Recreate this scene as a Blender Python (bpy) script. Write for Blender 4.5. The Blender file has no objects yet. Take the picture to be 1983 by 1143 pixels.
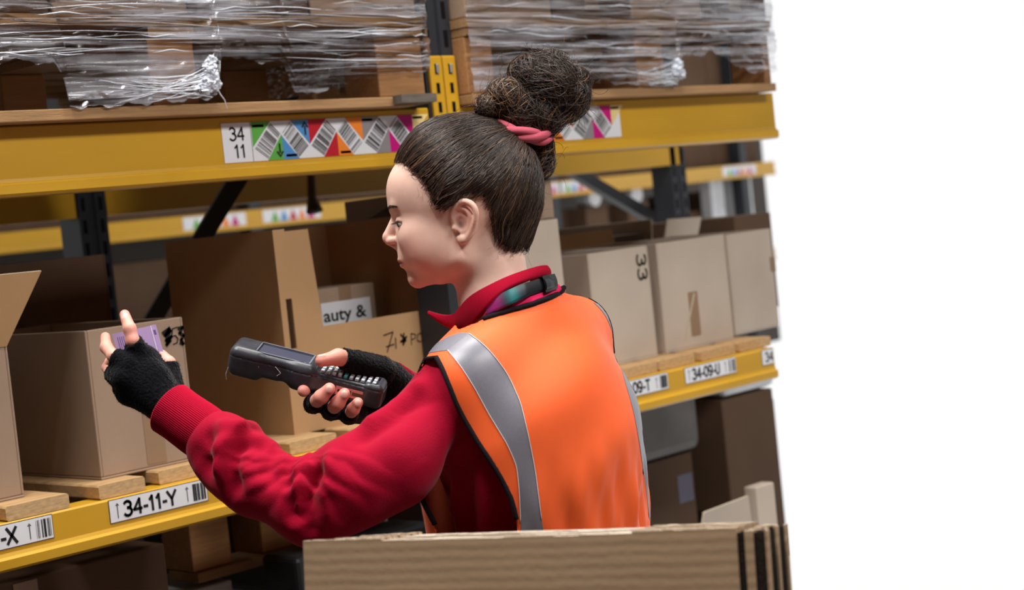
import bpy, bmesh, math, random
import numpy as np
from mathutils import Vector, Matrix
random.seed(7); np.random.seed(7)
S = bpy.context.scene
COL = S.collection
# ------------------------------------------------------------------ camera
FPX = 3300.0; PX, PY = 750.0, 571.5; IW, IH = 1983.0, 1143.0
def nrm(v):
    v = np.array(v, float); return v / np.linalg.norm(v)
UPC = nrm((-.107, 1, .0432)); XC = np.array((3400 / FPX, 506.5 / FPX, -1.)); XC = nrm(XC - UPC * XC.dot(UPC)); YC = np.cross(UPC, XC)
RC = np.array([XC, YC, UPC]); CAM = np.array((0, 0, 1.55))
def ray(px, py): return RC @ np.array(((px - PX) / FPX, -(py - PY) / FPX, -1.))
def dep(px, py, d): return CAM + ray(px, py) * d
def onY(px, py, y): r = ray(px, py); return CAM + r * (y / r[1])
def onX(px, py, x): r = ray(px, py); return CAM + r * (x / r[0])
def onZ(px, py, z): r = ray(px, py); return CAM + r * ((z - CAM[2]) / r[2])
def proj(p):
    c = (np.asarray(p) - CAM) @ RC
    return np.stack([PX + FPX * c[..., 0] / -c[..., 2], PY - FPX * c[..., 1] / -c[..., 2], -c[..., 2]], -1)
cam = bpy.data.cameras.new('camera'); camo = bpy.data.objects.new('camera', cam); COL.objects.link(camo)
M = Matrix([[*RC[i], CAM[i]] for i in range(3)] + [[0, 0, 0, 1]]); camo.matrix_world = M
cam.sensor_width = 36; cam.lens = FPX / IW * 36
cam.shift_x = (IW / 2 - PX) / IW; cam.shift_y = (PY - IH / 2) / IW
cam.clip_start = .05; cam.clip_end = 200
cam.dof.use_dof = True; cam.dof.focus_distance = 2.56; cam.dof.aperture_fstop = 4.8
S.camera = camo
# ------------------------------------------------------------------ world and lamps
w = bpy.data.worlds.new('hall_light'); S.world = w; w.use_nodes = True
w.node_tree.nodes['Background'].inputs[0].default_value = (1, 1, 1, 1)
w.node_tree.nodes['Background'].inputs[1].default_value = 1.0
S.view_settings.view_transform = 'Standard'; S.view_settings.look = 'None'
S.view_settings.exposure = 0.0; S.view_settings.gamma = 1.0; S.view_settings.use_curve_mapping = False
def area(name, loc, target, sx, sy, power, col=(1, 1, 1)):
    l = bpy.data.lights.new(name, 'AREA'); l.shape = 'RECTANGLE'; l.size = sx; l.size_y = sy; l.energy = power; l.color = col
    o = bpy.data.objects.new(name, l); COL.objects.link(o); o.location = loc
    o.rotation_euler = (Vector(target) - Vector(loc)).to_track_quat('-Z', 'Y').to_euler(); return o
AREA_LIGHTS = [
    area('aisle_lamp', (.5, 1.95, 4.6), (.9, 1.85, 1.0), 1.8, .35, 155, (1, .98, .95)),
    area('aisle_lamp', (2.3, 1.85, 4.4), (2.2, 1.7, 1.2), 1.8, .35, 110, (1, .98, .95)),
    area('aisle_lamp', (2.3, -.42, 3.5), (2.3, 1.9, 1.2), 2.2, .4, 84, (1, .98, .95)),
    area('far_aisle_lamp', (8, 5.9, 5.2), (8, 6.1, 1.0), 6, .3, 110, (1, .97, .92)),
]
# ------------------------------------------------------------------ materials
MT = {}
def sl(c):   # sRGB 0-255 to linear
    return tuple(((v / 255) / 12.92 if v / 255 <= .04045 else ((v / 255 + .055) / 1.055) ** 2.4) for v in c)
def mat(name, col, rough=.6, metal=0., spec=.5, noise=0, nscale=8, nstretch=(1, 1, 1), bump=0, bscale=40, bstretch=(1, 1, 1), col2=None, sheen=0, sss=0, coat=0, attr=None, wave=None, rough_noise=0):
    m = bpy.data.materials.new(name); m.use_nodes = True; nt = m.node_tree; N = nt.nodes; L = nt.links
    b = N['Principled BSDF']; MT[name] = m
    c = tuple(col) + (1,); b.inputs['Base Color'].default_value = c
    b.inputs['Roughness'].default_value = rough; b.inputs['Metallic'].default_value = metal; b.inputs['Specular IOR Level'].default_value = spec
    if sheen: b.inputs['Sheen Weight'].default_value = sheen; b.inputs['Sheen Roughness'].default_value = .4
    if coat: b.inputs['Coat Weight'].default_value = coat; b.inputs['Coat Roughness'].default_value = .12
    if sss: b.inputs['Subsurface Weight'].default_value = sss; b.inputs['Subsurface Radius'].default_value = (.012, .004, .0025); b.inputs['Subsurface Scale'].default_value = 1
    tc = N.new('ShaderNodeTexCoord')
    def coords(st):
        mp = N.new('ShaderNodeMapping'); mp.inputs['Scale'].default_value = st; L.new(tc.outputs['Object'], mp.inputs[0]); return mp.outputs[0]
    src = None
    if attr:
        a = N.new('ShaderNodeVertexColor'); a.layer_name = attr; src = a.outputs[0]
    if noise:
        n = N.new('ShaderNodeTexNoise'); n.inputs['Scale'].default_value = nscale; n.inputs['Detail'].default_value = 5; L.new(coords(nstretch), n.inputs[0])
        r = N.new('ShaderNodeMapRange'); r.inputs[1].default_value = .3; r.inputs[2].default_value = .7; L.new(n.outputs[0], r.inputs[0])
        mx = N.new('ShaderNodeMix'); mx.data_type = 'RGBA'
        c2 = tuple(col2) + (1,) if col2 is not None else tuple(max(0, v * (1 - noise)) for v in col) + (1,)
        if src:
            mm = N.new('ShaderNodeMix'); mm.data_type = 'RGBA'; mm.blend_type = 'MULTIPLY'; mm.inputs[0].default_value = 1
            L.new(src, mm.inputs[6]); mx.inputs[6].default_value = (1, 1, 1, 1); mx.inputs[7].default_value = (1 - noise,) * 3 + (1,)
            L.new(r.outputs[0], mx.inputs[0]); L.new(mx.outputs[2], mm.inputs[7]); src = mm.outputs[2]
        else:
            mx.inputs[6].default_value = c; mx.inputs[7].default_value = c2; L.new(r.outputs[0], mx.inputs[0]); src = mx.outputs[2]
    if src: L.new(src, b.inputs['Base Color'])
    h = None
    if wave:
        wv = N.new('ShaderNodeTexWave'); wv.inputs['Scale'].default_value = wave[0]; wv.inputs['Distortion'].default_value = wave[2] if len(wave) > 2 else 0
        wv.bands_direction = wave[3] if len(wave) > 3 else 'Z'; L.new(coords((1, 1, 1)), wv.inputs[0])
        bp = N.new('ShaderNodeBump'); bp.inputs['Strength'].default_value = wave[1]; bp.inputs['Distance'].default_value = .002; L.new(wv.outputs[0], bp.inputs['Height']); h = bp
    if bump:
        n = N.new('ShaderNodeTexNoise'); n.inputs['Scale'].default_value = bscale; n.inputs['Detail'].default_value = 4; L.new(coords(bstretch), n.inputs[0])
        bp = N.new('ShaderNodeBump'); bp.inputs['Strength'].default_value = bump; bp.inputs['Distance'].default_value = .003; L.new(n.outputs[0], bp.inputs['Height'])
        if h: L.new(h.outputs[0], bp.inputs['Normal'])
        h = bp
    if h: L.new(h.outputs[0], b.inputs['Normal'])
    return m
mat('cardboard', sl((166, 141, 120)), .85, spec=.2, noise=.16, nscale=5, bump=.12, bscale=90, bstretch=(1, 1, .3))
mat('cardboard_pale', sl((200, 184, 168)), .85, spec=.2, noise=.12, nscale=5, bump=.12, bscale=90, bstretch=(1, 1, .3))
mat('cardboard_warm', sl((190, 150, 108)), .85, spec=.2, noise=.14, nscale=5, bump=.15, bscale=90, bstretch=(1, 1, .3))
mat('cardboard_dark', sl((98, 75, 58)), .85, spec=.2, noise=.2, nscale=4, bump=.1, bscale=60)  # albedo lowered to put back-row shade into the board colour
mat('cardboard_flute', sl((178, 147, 116)), .85, spec=.2, noise=.15, nscale=22, nstretch=(.3, .3, 3), bump=.12, bscale=120, wave=(27, .10, 1.2, 'Z'))
mat('cardboard_crease', sl((232, 220, 202)), .8, spec=.2, noise=.1, nscale=40, bump=.2, bscale=200)
mat('cardboard_edge', sl((212, 196, 172)), .9, spec=.1, noise=.3, nscale=150, nstretch=(3, 3, 1), bump=.5, bscale=400)
mat('slot_dark', sl((52, 44, 38)), .9, spec=.1, noise=.5, nscale=300, bump=.6, bscale=400)
mat('tape', sl((150, 122, 96)), .35, spec=.4)
mat('yellow', sl((206, 156, 34)), .38, spec=.5, noise=.10, nscale=6, nstretch=(.5, 1, 2), bump=.05, bscale=60, coat=.25)
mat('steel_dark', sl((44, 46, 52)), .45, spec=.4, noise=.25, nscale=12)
mat('hole_dark', sl((14, 13, 14)), .8, spec=.1)
mat('zinc', sl((190, 190, 186)), .35, .7)
mat('wood', sl((196, 158, 112)), .75, spec=.2, noise=.28, nscale=6, nstretch=(2, 12, 30), bump=.25, bscale=60, bstretch=(1, 6, 12))
mat('wood_long', sl((168, 130, 90)), .75, spec=.2, noise=.32, nscale=7, nstretch=(1.5, 25, 25), bump=.3, bscale=50, bstretch=(1, 14, 14))
mat('wood_orange', sl((176, 128, 84)), .75, spec=.2, noise=.25, nscale=7, nstretch=(1.5, 20, 20), bump=.3, bscale=50, bstretch=(1, 10, 10))
mat('wood_grey', sl((104, 96, 88)), .85, spec=.2, noise=.3, nscale=9, nstretch=(2, 20, 20), bump=.4, bscale=50)
mat('endgrain', sl((206, 170, 124)), .8, spec=.15, noise=.35, nscale=30, nstretch=(2, 1, 8), bump=.3, bscale=90)
mat('label_white', sl((226, 226, 230)), .4, spec=.4)
mat('ink', sl((34, 32, 34)), .6, spec=.2)
mat('ink_grey', sl((120, 118, 122)), .6, spec=.2)
mat('marker', sl((40, 34, 32)), .7, spec=.1, noise=.3, nscale=200)
for nme, c in dict(st_green=(92, 168, 70), st_blue=(78, 142, 200), st_red=(188, 24, 42), st_orange=(240, 132, 40), st_grey=(140, 134, 136), st_magenta=(196, 0, 120), st_cream=(232, 206, 140)).items(): mat(nme, sl(c), .4)
mat('concrete', sl((84, 80, 76)), .7, noise=.2, nscale=3, bump=.1)
mat('ceiling_white', sl((120, 118, 116)), .8)
mat('wall_grey', sl((66, 58, 52)), .8, noise=.15, nscale=2)
mat('white_wrap', sl((214, 216, 220)), .4, noise=.15, nscale=14)
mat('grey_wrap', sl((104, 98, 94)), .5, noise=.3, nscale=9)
mat('black_plastic', sl((20, 20, 23)), .5)
def film_mat(name, dens, seed):
    m = bpy.data.materials.new(name); m.use_nodes = True; nt = m.node_tree; N = nt.nodes; L = nt.links; MT[name] = m
    for n in list(N): N.remove(n)
    out = N.new('ShaderNodeOutputMaterial'); tc = N.new('ShaderNodeTexCoord')
    def noise(scale, st, lo, hi, det=5):
        mp = N.new('ShaderNodeMapping'); mp.inputs['Scale'].default_value = st; mp.inputs['Location'].default_value = (seed, seed * 2, 0); L.new(tc.outputs['Object'], mp.inputs[0])
        n = N.new('ShaderNodeTexNoise'); n.inputs['Scale'].default_value = scale; n.inputs['Detail'].default_value = det; L.new(mp.outputs[0], n.inputs[0])
        r = N.new('ShaderNodeMapRange'); r.inputs[1].default_value = lo; r.inputs[2].default_value = hi; L.new(n.outputs[0], r.inputs[0]); return r.outputs[0]
    a = noise(13, (.16, 1, 4.6), .46, .74); b = noise(48, (.10, 1, 3.4), .5, .72); c = noise(5, (.8, 1, 1.5), .35, .65)
    ad = N.new('ShaderNodeMath'); ad.operation = 'MULTIPLY_ADD'; L.new(a, ad.inputs[0]); L.new(c, ad.inputs[1]); ad.inputs[2].default_value = dens
    ad2 = N.new('ShaderNodeMath'); ad2.operation = 'MULTIPLY_ADD'; ad2.use_clamp = True; L.new(b, ad2.inputs[0]); ad2.inputs[1].default_value = .38; L.new(ad.outputs[0], ad2.inputs[2])
    df = N.new('ShaderNodeBsdfDiffuse'); df.inputs[0].default_value = (.55, .55, .60, 1)
    gl = N.new('ShaderNodeBsdfGlossy'); gl.inputs['Roughness'].default_value = .12; gl.inputs[0].default_value = (.9, .92, .96, 1)
    tr = N.new('ShaderNodeBsdfTransparent'); tr.inputs[0].default_value = (.9, .9, .92, 1)
    bp = N.new('ShaderNodeBump'); bp.inputs['Strength'].default_value = .55; bp.inputs['Distance'].default_value = .004; L.new(b, bp.inputs['Height'])
    L.new(bp.outputs[0], gl.inputs['Normal'])
    m1 = N.new('ShaderNodeMixShader'); L.new(ad2.outputs[0], m1.inputs[0]); L.new(tr.outputs[0], m1.inputs[1]); L.new(df.outputs[0], m1.inputs[2])
    fr = N.new('ShaderNodeFresnel'); fr.inputs[0].default_value = 1.38; L.new(bp.outputs[0], fr.inputs['Normal'])
    fm = N.new('ShaderNodeMath'); fm.operation = 'MULTIPLY_ADD'; fm.use_clamp = True; L.new(a, fm.inputs[0]); fm.inputs[1].default_value = .22; L.new(fr.outputs[0], fm.inputs[2])
    m2 = N.new('ShaderNodeMixShader'); L.new(fm.outputs[0], m2.inputs[0]); L.new(m1.outputs[0], m2.inputs[1]); L.new(gl.outputs[0], m2.inputs[2])
    L.new(m2.outputs[0], out.inputs[0])
film_mat('film', -.05, 0.); film_mat('film_b', .0, 3.7)
# ------------------------------------------------------------------ mesh helpers
class MB:
    def __init__(s): s.v = []; s.f = []; s.m = []
    def quad(s, pts, m=0):
        b = len(s.v); s.v += [tuple(map(float, p)) for p in pts]; s.f.append(tuple(range(b, b + len(pts)))); s.m.append(m)
    def box(s, x0, x1, y0, y1, z0, z1, m=0, ms=None):
        P = [(x, y, z) for z in (z0, z1) for y in (y0, y1) for x in (x0, x1)]; s.hexa(P, m, ms)
    def hexa(s, P, m=0, ms=None):   # order x fastest, then y, then z
        b = len(s.v); s.v += [tuple(map(float, p)) for p in P]
        F = [(0, 2, 3, 1), (4, 5, 7, 6), (0, 1, 5, 4), (2, 6, 7, 3), (0, 4, 6, 2), (1, 3, 7, 5)]
        for i, f in enumerate(F): s.f.append(tuple(b + k for k in f)); s.m.append(ms[i] if ms else m)
    def slab(s, quad, t, m=0, side=None):   # a quad thickened by t along its normal
        q = [np.array(p, float) for p in quad]; n = nrm(np.cross(q[1] - q[0], q[3] - q[0])) * t
        b = len(s.v); s.v += [tuple(p) for p in q] + [tuple(p + n) for p in q]
        e = m if side is None else side
        s.f += [(b + 3, b + 2, b + 1, b), (b + 4, b + 5, b + 6, b + 7)]; s.m += [m, m]
        for i in range(4): j = (i + 1) % 4; s.f.append((b + i, b + j, b + 4 + j, b + 4 + i)); s.m.append(e)
    def prism(s, prof, a, b_, axis=0, m=0):   # profile of (u,v) swept along an axis from a to b_
        n = len(prof); b = len(s.v)
        for t in (a, b_):
            for (u, v) in prof:
                s.v.append({0: (t, u, v), 1: (u, t, v), 2: (u, v, t)}[axis])
        for i in range(n): j = (i + 1) % n; s.f.append((b + i, b + j, b + n + j, b + n + i)); s.m.append(m)
        s.f += [tuple(b + i for i in range(n))[::-1], tuple(b + n + i for i in range(n))]; s.m += [m, m]
    def tube(s, pts, r, n=8, m=0, cap=True, up=(0, 0, 1)):
        P = [np.array(p, float) for p in pts]; rr = r if hasattr(r, '__len__') else [r] * len(P); b = len(s.v)
        u = None
        for i, p in enumerate(P):
            t = nrm(P[min(i + 1, len(P) - 1)] - P[max(i - 1, 0)] + 1e-12)
            if u is None:
                u = np.cross(t, up);
                if np.linalg.norm(u) < 1e-3: u = np.cross(t, (1, 0, 0))
            u = u - t * u.dot(t); u = nrm(u); w_ = np.cross(t, u)
            for k in range(n): a = 2 * math.pi * k / n; s.v.append(tuple(p + rr[i] * (u * math.cos(a) + w_ * math.sin(a))))
        for i in range(len(P) - 1):
            for k in range(n): j = (k + 1) % n; s.f.append((b + i * n + k, b + i * n + j, b + (i + 1) * n + j, b + (i + 1) * n + k)); s.m.append(m)
        if cap:
            s.f += [tuple(b + k for k in range(n))[::-1], tuple(b + (len(P) - 1) * n + k for k in range(n))]; s.m += [m, m]
    def grid(s, G, m=0, mask=None, close_u=False):
        G = np.asarray(G, float); nu, nv = G.shape[:2]; b = len(s.v); s.v += [tuple(p) for p in G.reshape(-1, 3)]
        for i in range(nu if close_u else nu - 1):
            for j in range(nv - 1):
                if mask is not None and not mask[i][j]: continue
                i2 = (i + 1) % nu
                s.f.append((b + i * nv + j, b + i2 * nv + j, b + i2 * nv + j + 1, b + i * nv + j + 1)); s.m.append(m)
    def add(s, V, Fc, m=0):
        b = len(s.v); s.v += [tuple(p) for p in V]; s.f += [tuple(b + k for k in f) for f in Fc]; s.m += [m] * len(Fc)
    def xf(s, fn): s.v = [tuple(fn(np.array(p))) for p in s.v]; return s
    def build(s, name, mats, parent=None, smooth=False, bevel=0):
        me = bpy.data.meshes.new(name); off = np.array(parent['_o']) if parent is not None and '_o' in parent else np.zeros(3)
        V = (np.array(s.v) - off) if len(s.v) else np.zeros((0, 3))
        me.from_pydata(V.tolist(), [], s.f)
        for mm in ([mats] if isinstance(mats, str) else mats): me.materials.append(MT[mm])
        if me.polygons: me.polygons.foreach_set('material_index', s.m); me.polygons.foreach_set('use_smooth', [smooth] * len(s.f))
        me.update(); o = bpy.data.objects.new(name, me); COL.objects.link(o)
        if parent is not None: o.parent = parent; o['_o'] = list(off)
        if bevel:
            bv = o.modifiers.new('bevel', 'BEVEL'); bv.width = bevel; bv.segments = 2; bv.limit_method = 'ANGLE'
        return o
def thing(name, loc, label, cat, group=None):
    o = bpy.data.objects.new(name, None); COL.objects.link(o); o.location = loc; o['_o'] = [float(v) for v in loc]; o.empty_display_size = .05
    o['label'] = label; o['category'] = cat
    if group: o['group'] = group
    return o
def tag(o, label, cat, group=None):
    o['label'] = label; o['category'] = cat
    if group: o['group'] = group
    return o
def text_mesh(txt, bold=0., shear=0.):
    c = bpy.data.curves.new('t', 'FONT'); c.body = txt; c.size = 1; c.offset = bold; c.resolution_u = 3; c.shear = shear
    o = bpy.data.objects.new('t', c); COL.objects.link(o); dg = bpy.context.evaluated_depsgraph_get(); dg.update()
    me = o.evaluated_get(dg).to_mesh(); V = np.array([v.co[:] for v in me.vertices]); Fc = [tuple(p.vertices) for p in me.polygons]
    o.evaluated_get(dg).to_mesh_clear(); bpy.data.objects.remove(o); bpy.data.curves.remove(c)
    V = V[:, :2]; V = V - V.min(0); ext = V.max(0); return V / ext, Fc, ext[0] / ext[1]
def put_text(mb, txt, o, eu, ev, m, bold=.02, jit=0, shear=0.):   # text filling the parallelogram o, eu, ev
    V, Fc, _ = text_mesh(txt, bold, shear); o, eu, ev = map(lambda a: np.array(a, float), (o, eu, ev))
    mb.add([o + eu * p[0] + ev * p[1] for p in V], Fc, m)
def xr(y, z, px=1500.):   # X on the row y, height z that the right edge of the photograph shows
    lo, hi = .5, 30.
    for _ in range(40):
        md = (lo + hi) / 2
        if proj(np.array((md, y, z)))[0] < px: lo = md
        else: hi = md
    return lo

def arc(cx, cy, rx, ry, a0, a1, n=9): return [(cx + rx * math.cos(math.radians(a0 + (a1 - a0) * i / n)), cy + ry * math.sin(math.radians(a0 + (a1 - a0) * i / n))) for i in range(n + 1)]
GLYPH = {'0': [arc(.28, .5, .25, .46, 0, 360, 18)], '1': [[(.10, .74), (.26, .96), (.26, .0)]], '3': [arc(.26, .73, .22, .23, 150, -85), arc(.26, .27, .25, .27, 90, -150)], '4': [[(.42, 0), (.42, .96), (.03, .30), (.54, .30)]],
         '9': [arc(.27, .67, .23, .29, 0, 360, 16), [(.50, .67), (.49, .35), (.40, .10), (.22, .02), (.08, .10)]], '-': [[(.06, .36), (.28, .36)]], 'X': [[(.03, 0), (.57, .97)], [(.03, .97), (.57, 0)]], 'Y': [[(.02, .97), (.30, .45), (.58, .97)], [(.30, .45), (.30, 0)]],
         'Z': [[(.05, .95), (.55, .95), (.04, .03), (.57, .03)]], 'T': [[(.02, .95), (.56, .95)], [(.29, .95), (.29, 0)]], 'U': [[(.06, .97), (.06, .30)] + arc(.29, .28, .23, .27, 180, 360) + [(.52, .97)]], ' ': []}
ADV = {'-': .36, ' ': .3, '1': .46}
def put_strokes(mb, txt, o, eu, ev, m, wd=.13, y=0):
    o, eu, ev = map(lambda a_: np.array(a_, float), (o, eu, ev)); tot = sum(ADV.get(c, .64) for c in txt) - .06; x = 0; hh = np.linalg.norm(ev); ww = np.linalg.norm(eu) / tot; asp = ww / hh
    for c in txt:
        for st in GLYPH[c]:
            for p, q in zip(st[:-1], st[1:]):
                p = np.array(((x + p[0]) * asp, p[1])); q = np.array(((x + q[0]) * asp, q[1])); d = q - p; L_ = np.hypot(*d) + 1e-9; n = np.array((-d[1], d[0])) / L_ * wd / 2; e = d / L_ * wd * .30
                mb.quad([o + eu / np.linalg.norm(eu) * k[0] * hh + ev * k[1] for k in (p - e + n, p - e - n, q + e - n, q + e + n)], m)
        x += ADV.get(c, .64)
# ------------------------------------------------------------------ setting
D = 2.475; BZ0, BZ1 = 1.043, 1.1225; UZ0, UZ1 = 1.657, 1.776
m = MB(); m.box(-2.2, 3.2, -1.2, D, -.05, 0); m.box(-2.2, 4.6, D, 9.4, -.05, 0)
fl = m.build('floor', 'concrete'); fl['kind'] = 'structure'
m = MB(); m.box(-2.3, 12, -.75, -.65, 0, 5.9); wf = m.build('light_block_front', 'wall_grey'); wf['kind'] = 'structure'  # unseen slab for the opposite rack, added to cut ambient light
m = MB(); m.box(-2.3, -2.2, -.65, 9.4, 0, 5.9); wl = m.build('light_block_left', 'wall_grey'); wl['kind'] = 'structure'  # unseen slab added to block light from the left aisle end
m = MB(); m.box(-2.3, 12, -.75, 9.4, 5.9, 6.0); ce = m.build('ceiling', 'ceiling_white'); ce['kind'] = 'structure'  # unseen ceiling, drawn out far to the right to cut ambient light
m = MB(); m.box(1.0, xr(9.3, .6), 9.3, 9.4, 0, 4.2); wb = m.build('wall_back', 'wall_grey'); wb['kind'] = 'structure'
# ------------------------------------------------------------------ near pallet rack
rack = thing('pallet_rack', (2.6, 3.1, 0), 'yellow and black steel pallet rack holding cartons and wrapped pallets', 'rack')
def beam_profile(y, z0, z1, flip=1):
    h = z1 - z0; e = .008 * flip
    return [(y, z1 - .003), (y + .003 * flip, z1), (y + .05 * flip, z1), (y + .05 * flip, z0), (y - e * .2, z0), (y - e, z0 + .005), (y - e, z0 + .020), (y - e * .3, z0 + .024), (y, z0 + .030)]
def beam(x0, x1, y, z0, z1, flip=1):
    m = MB(); m.prism(beam_profile(y, z0, z1, flip), x0, x1, 0); return m.build('shelf_beam', 'yellow', rack)
XR_LO, XR_UP = xr(D, 1.085), xr(D, 1.715)
bl = beam(.9, 2.553, D, BZ0, BZ1); br = beam(2.652, XR_LO, D, BZ0, BZ1)
ul = beam(.9, 2.553, D, UZ0, UZ1); ur = beam(2.652, XR_UP, D, UZ0, UZ1)
RY = 3.80
for z0, z1 in ((BZ0, BZ1), (UZ0 - .012, UZ1)):
    beam(1.4, 2.553, RY + .05, z0, z1, -1); beam(2.652, min(5.25, xr(RY, z0)), RY + .05, z0, z1, -1)
def connector(x0, x1, y, z0, z1):
    m = MB(); m.box(x0, x1, y - .006, y + .004, z0, z1); o = m.build('beam_connector', 'yellow', rack, bevel=.003)
    xc = (x0 + x1) / 2; z = z1 - .028
    while z > z0 + .02:
        s = MB(); s.box(xc - .005, xc + .005, y - .0066, y - .004, z - .011, z + .011); s.build('hook_slot', 'hole_dark', o)
        if z > z1 - .035:
            s = MB(); s.box(xc - .001, xc + .007, y - .0085, y - .005, z - .009, z + .011); s.build('hook', 'zinc', o, bevel=.002)
        z -= .040
    return o
connector(2.566, 2.6045, D, UZ1 - .115, 1.883); connector(2.6075, 2.646, D, UZ1 - .115, 1.883)
connector(2.566, 2.6045, D, BZ1 - .16, 1.24); connector(2.6075, 2.646, D, BZ1 - .16, 1.24)
def upright(x, y, z1, s=1, d=.092):
    m = MB(); x0, x1 = x - .045, x + .045
    prof = [(x0, y), (x0 + .034, y), (x0 + .038, y + .006), (x1 - .038, y + .006), (x1 - .034, y), (x1, y), (x1, y + d), (x1 - .012, y + d), (x1 - .012, y + d - .02), (x0 + .012, y + d - .02), (x0 + .012, y + d), (x0, y + d)]
    m.prism(prof, .0, z1, 2); o = m.build('upright', 'steel_dark', rack)
    z = .3
    while z < z1 - .05:
        if (s == 1 and 1.85 < z < 2.1) or (s == 0 and 1.2 < z < 1.7) or (.6 < z < 1.0):
            for xx in (x0 + .017, x1 - .017):
                h = MB(); h.box(xx - .006, xx + .006, y - .0007, y + .002, z - .018, z + .018); h.build('upright_slot', 'hole_dark', o)
        z += .06
    return o
upright(2.605, D + .003, 3.0); upright(2.605, RY, 3.0, 0); upright(5.22, RY, 3.0, 0)
def brace(p, q, w=.022):
    m = MB(); m.tube([p, q], w, 4); return m.build('diagonal_brace', 'steel_dark', rack)
brace((2.605, 2.60, 2.16), (2.605, 3.80, 1.19), .030); brace((2.605, 2.60, .35), (2.605, 3.80, 1.15))
brace(onX(1085, 318, 5.22), onX(1330, 462, 5.22), .030)
# labels on the beams
def barcode(mb, x0, x1, z0, z1, y, mi, seed, fill=.5):
    rr = random.Random(seed); x = x0
    while x < x1:
        wd = rr.choice((.0006, .0009, .0014)) * (x1 - x0) / .03
        if rr.random() < fill + .15: mb.quad([(x, y, z0), (min(x + wd, x1), y, z0), (min(x + wd, x1), y, z1), (x, y, z1)], mi)
        x += wd
def arrow(mb, x, z0, z1, y, mi, wd=.004, up=True):
    if not up: z0, z1 = z1, z0
    s = 1 if up else -1; hd = wd * 2.2
    mb.quad([(x - wd / 2, y, z0), (x + wd / 2, y, z0), (x + wd / 2, y, z1 - s * hd), (x - wd / 2, y, z1 - s * hd)], mi)
    for sd in (-1, 1): mb.quad([(x, y, z1), (x + sd * hd * 1.1, y, z1 - s * hd * 1.3), (x + sd * hd * .55, y, z1 - s * hd * 1.45), (x, y, z1 - s * hd * .5)], mi)
def small_label(x0, txt, parent, x1=None, z0=1.081, z1=1.1195, seed=1, text_from=.135, text_to=.67, label=None):
    m = MB(); L_ = .213; y = D - .0012; x1 = x1 or x0 + L_
    m.box(x0 - .0012, x1 + .0012, D - .0008, D + .0005, z0 - .0012, z1 + .0012, 1); m.box(x0, x1, y, D, z0, z1, 0); y -= .0004
    h = z1 - z0; fx = lambda t: x0 + L_ * t
    if x1 - x0 > .2:
        put_strokes(m, txt, (fx(text_from), y, z0 + h * .17), (L_ * (text_to - text_from), 0, 0), (0, 0, h * .68), 1, .20)
        arrow(m, fx(.075), z0 + h * .15, z0 + h * .85, y, 1, .0016); arrow(m, fx(.79), z0 + h * .15, z0 + h * .85, y, 1, .0016)
        barcode(m, fx(.85), fx(.985), z0 + h * .1, z0 + h * .9, y, 1, seed)
    else:
        put_strokes(m, txt, (fx(.06), y, z0 + h * .2), (x1 - fx(.06) - .002, 0, 0), (0, 0, h * .62), 1, .17)
    o = m.build('location_label', ['label_white', 'ink'], parent); o['label'] = label; return o
small_label(1.331, '34-11-X', bl, seed=2, label='white location label reading 34-11-X')
small_label(1.661, '34-11-Y', bl, seed=3, label='white location label reading 34-11-Y')
small_label(2.02, '34-11-Z', bl, seed=4, label='white location label behind the sleeve')
small_label(3.060, '34-09-T', br, seed=5, z0=1.083, z1=1.1205, label='white location label reading 34-09-T')
small_label(3.343, '34-09-U', br, seed=6, z0=1.083, z1=1.1205, label='white location label reading 34-09-U')
small_label(3.675, '34', br, x1=XR_LO - .004, z0=1.083, z1=1.1205, label='cut off white label starting with 34')
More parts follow.
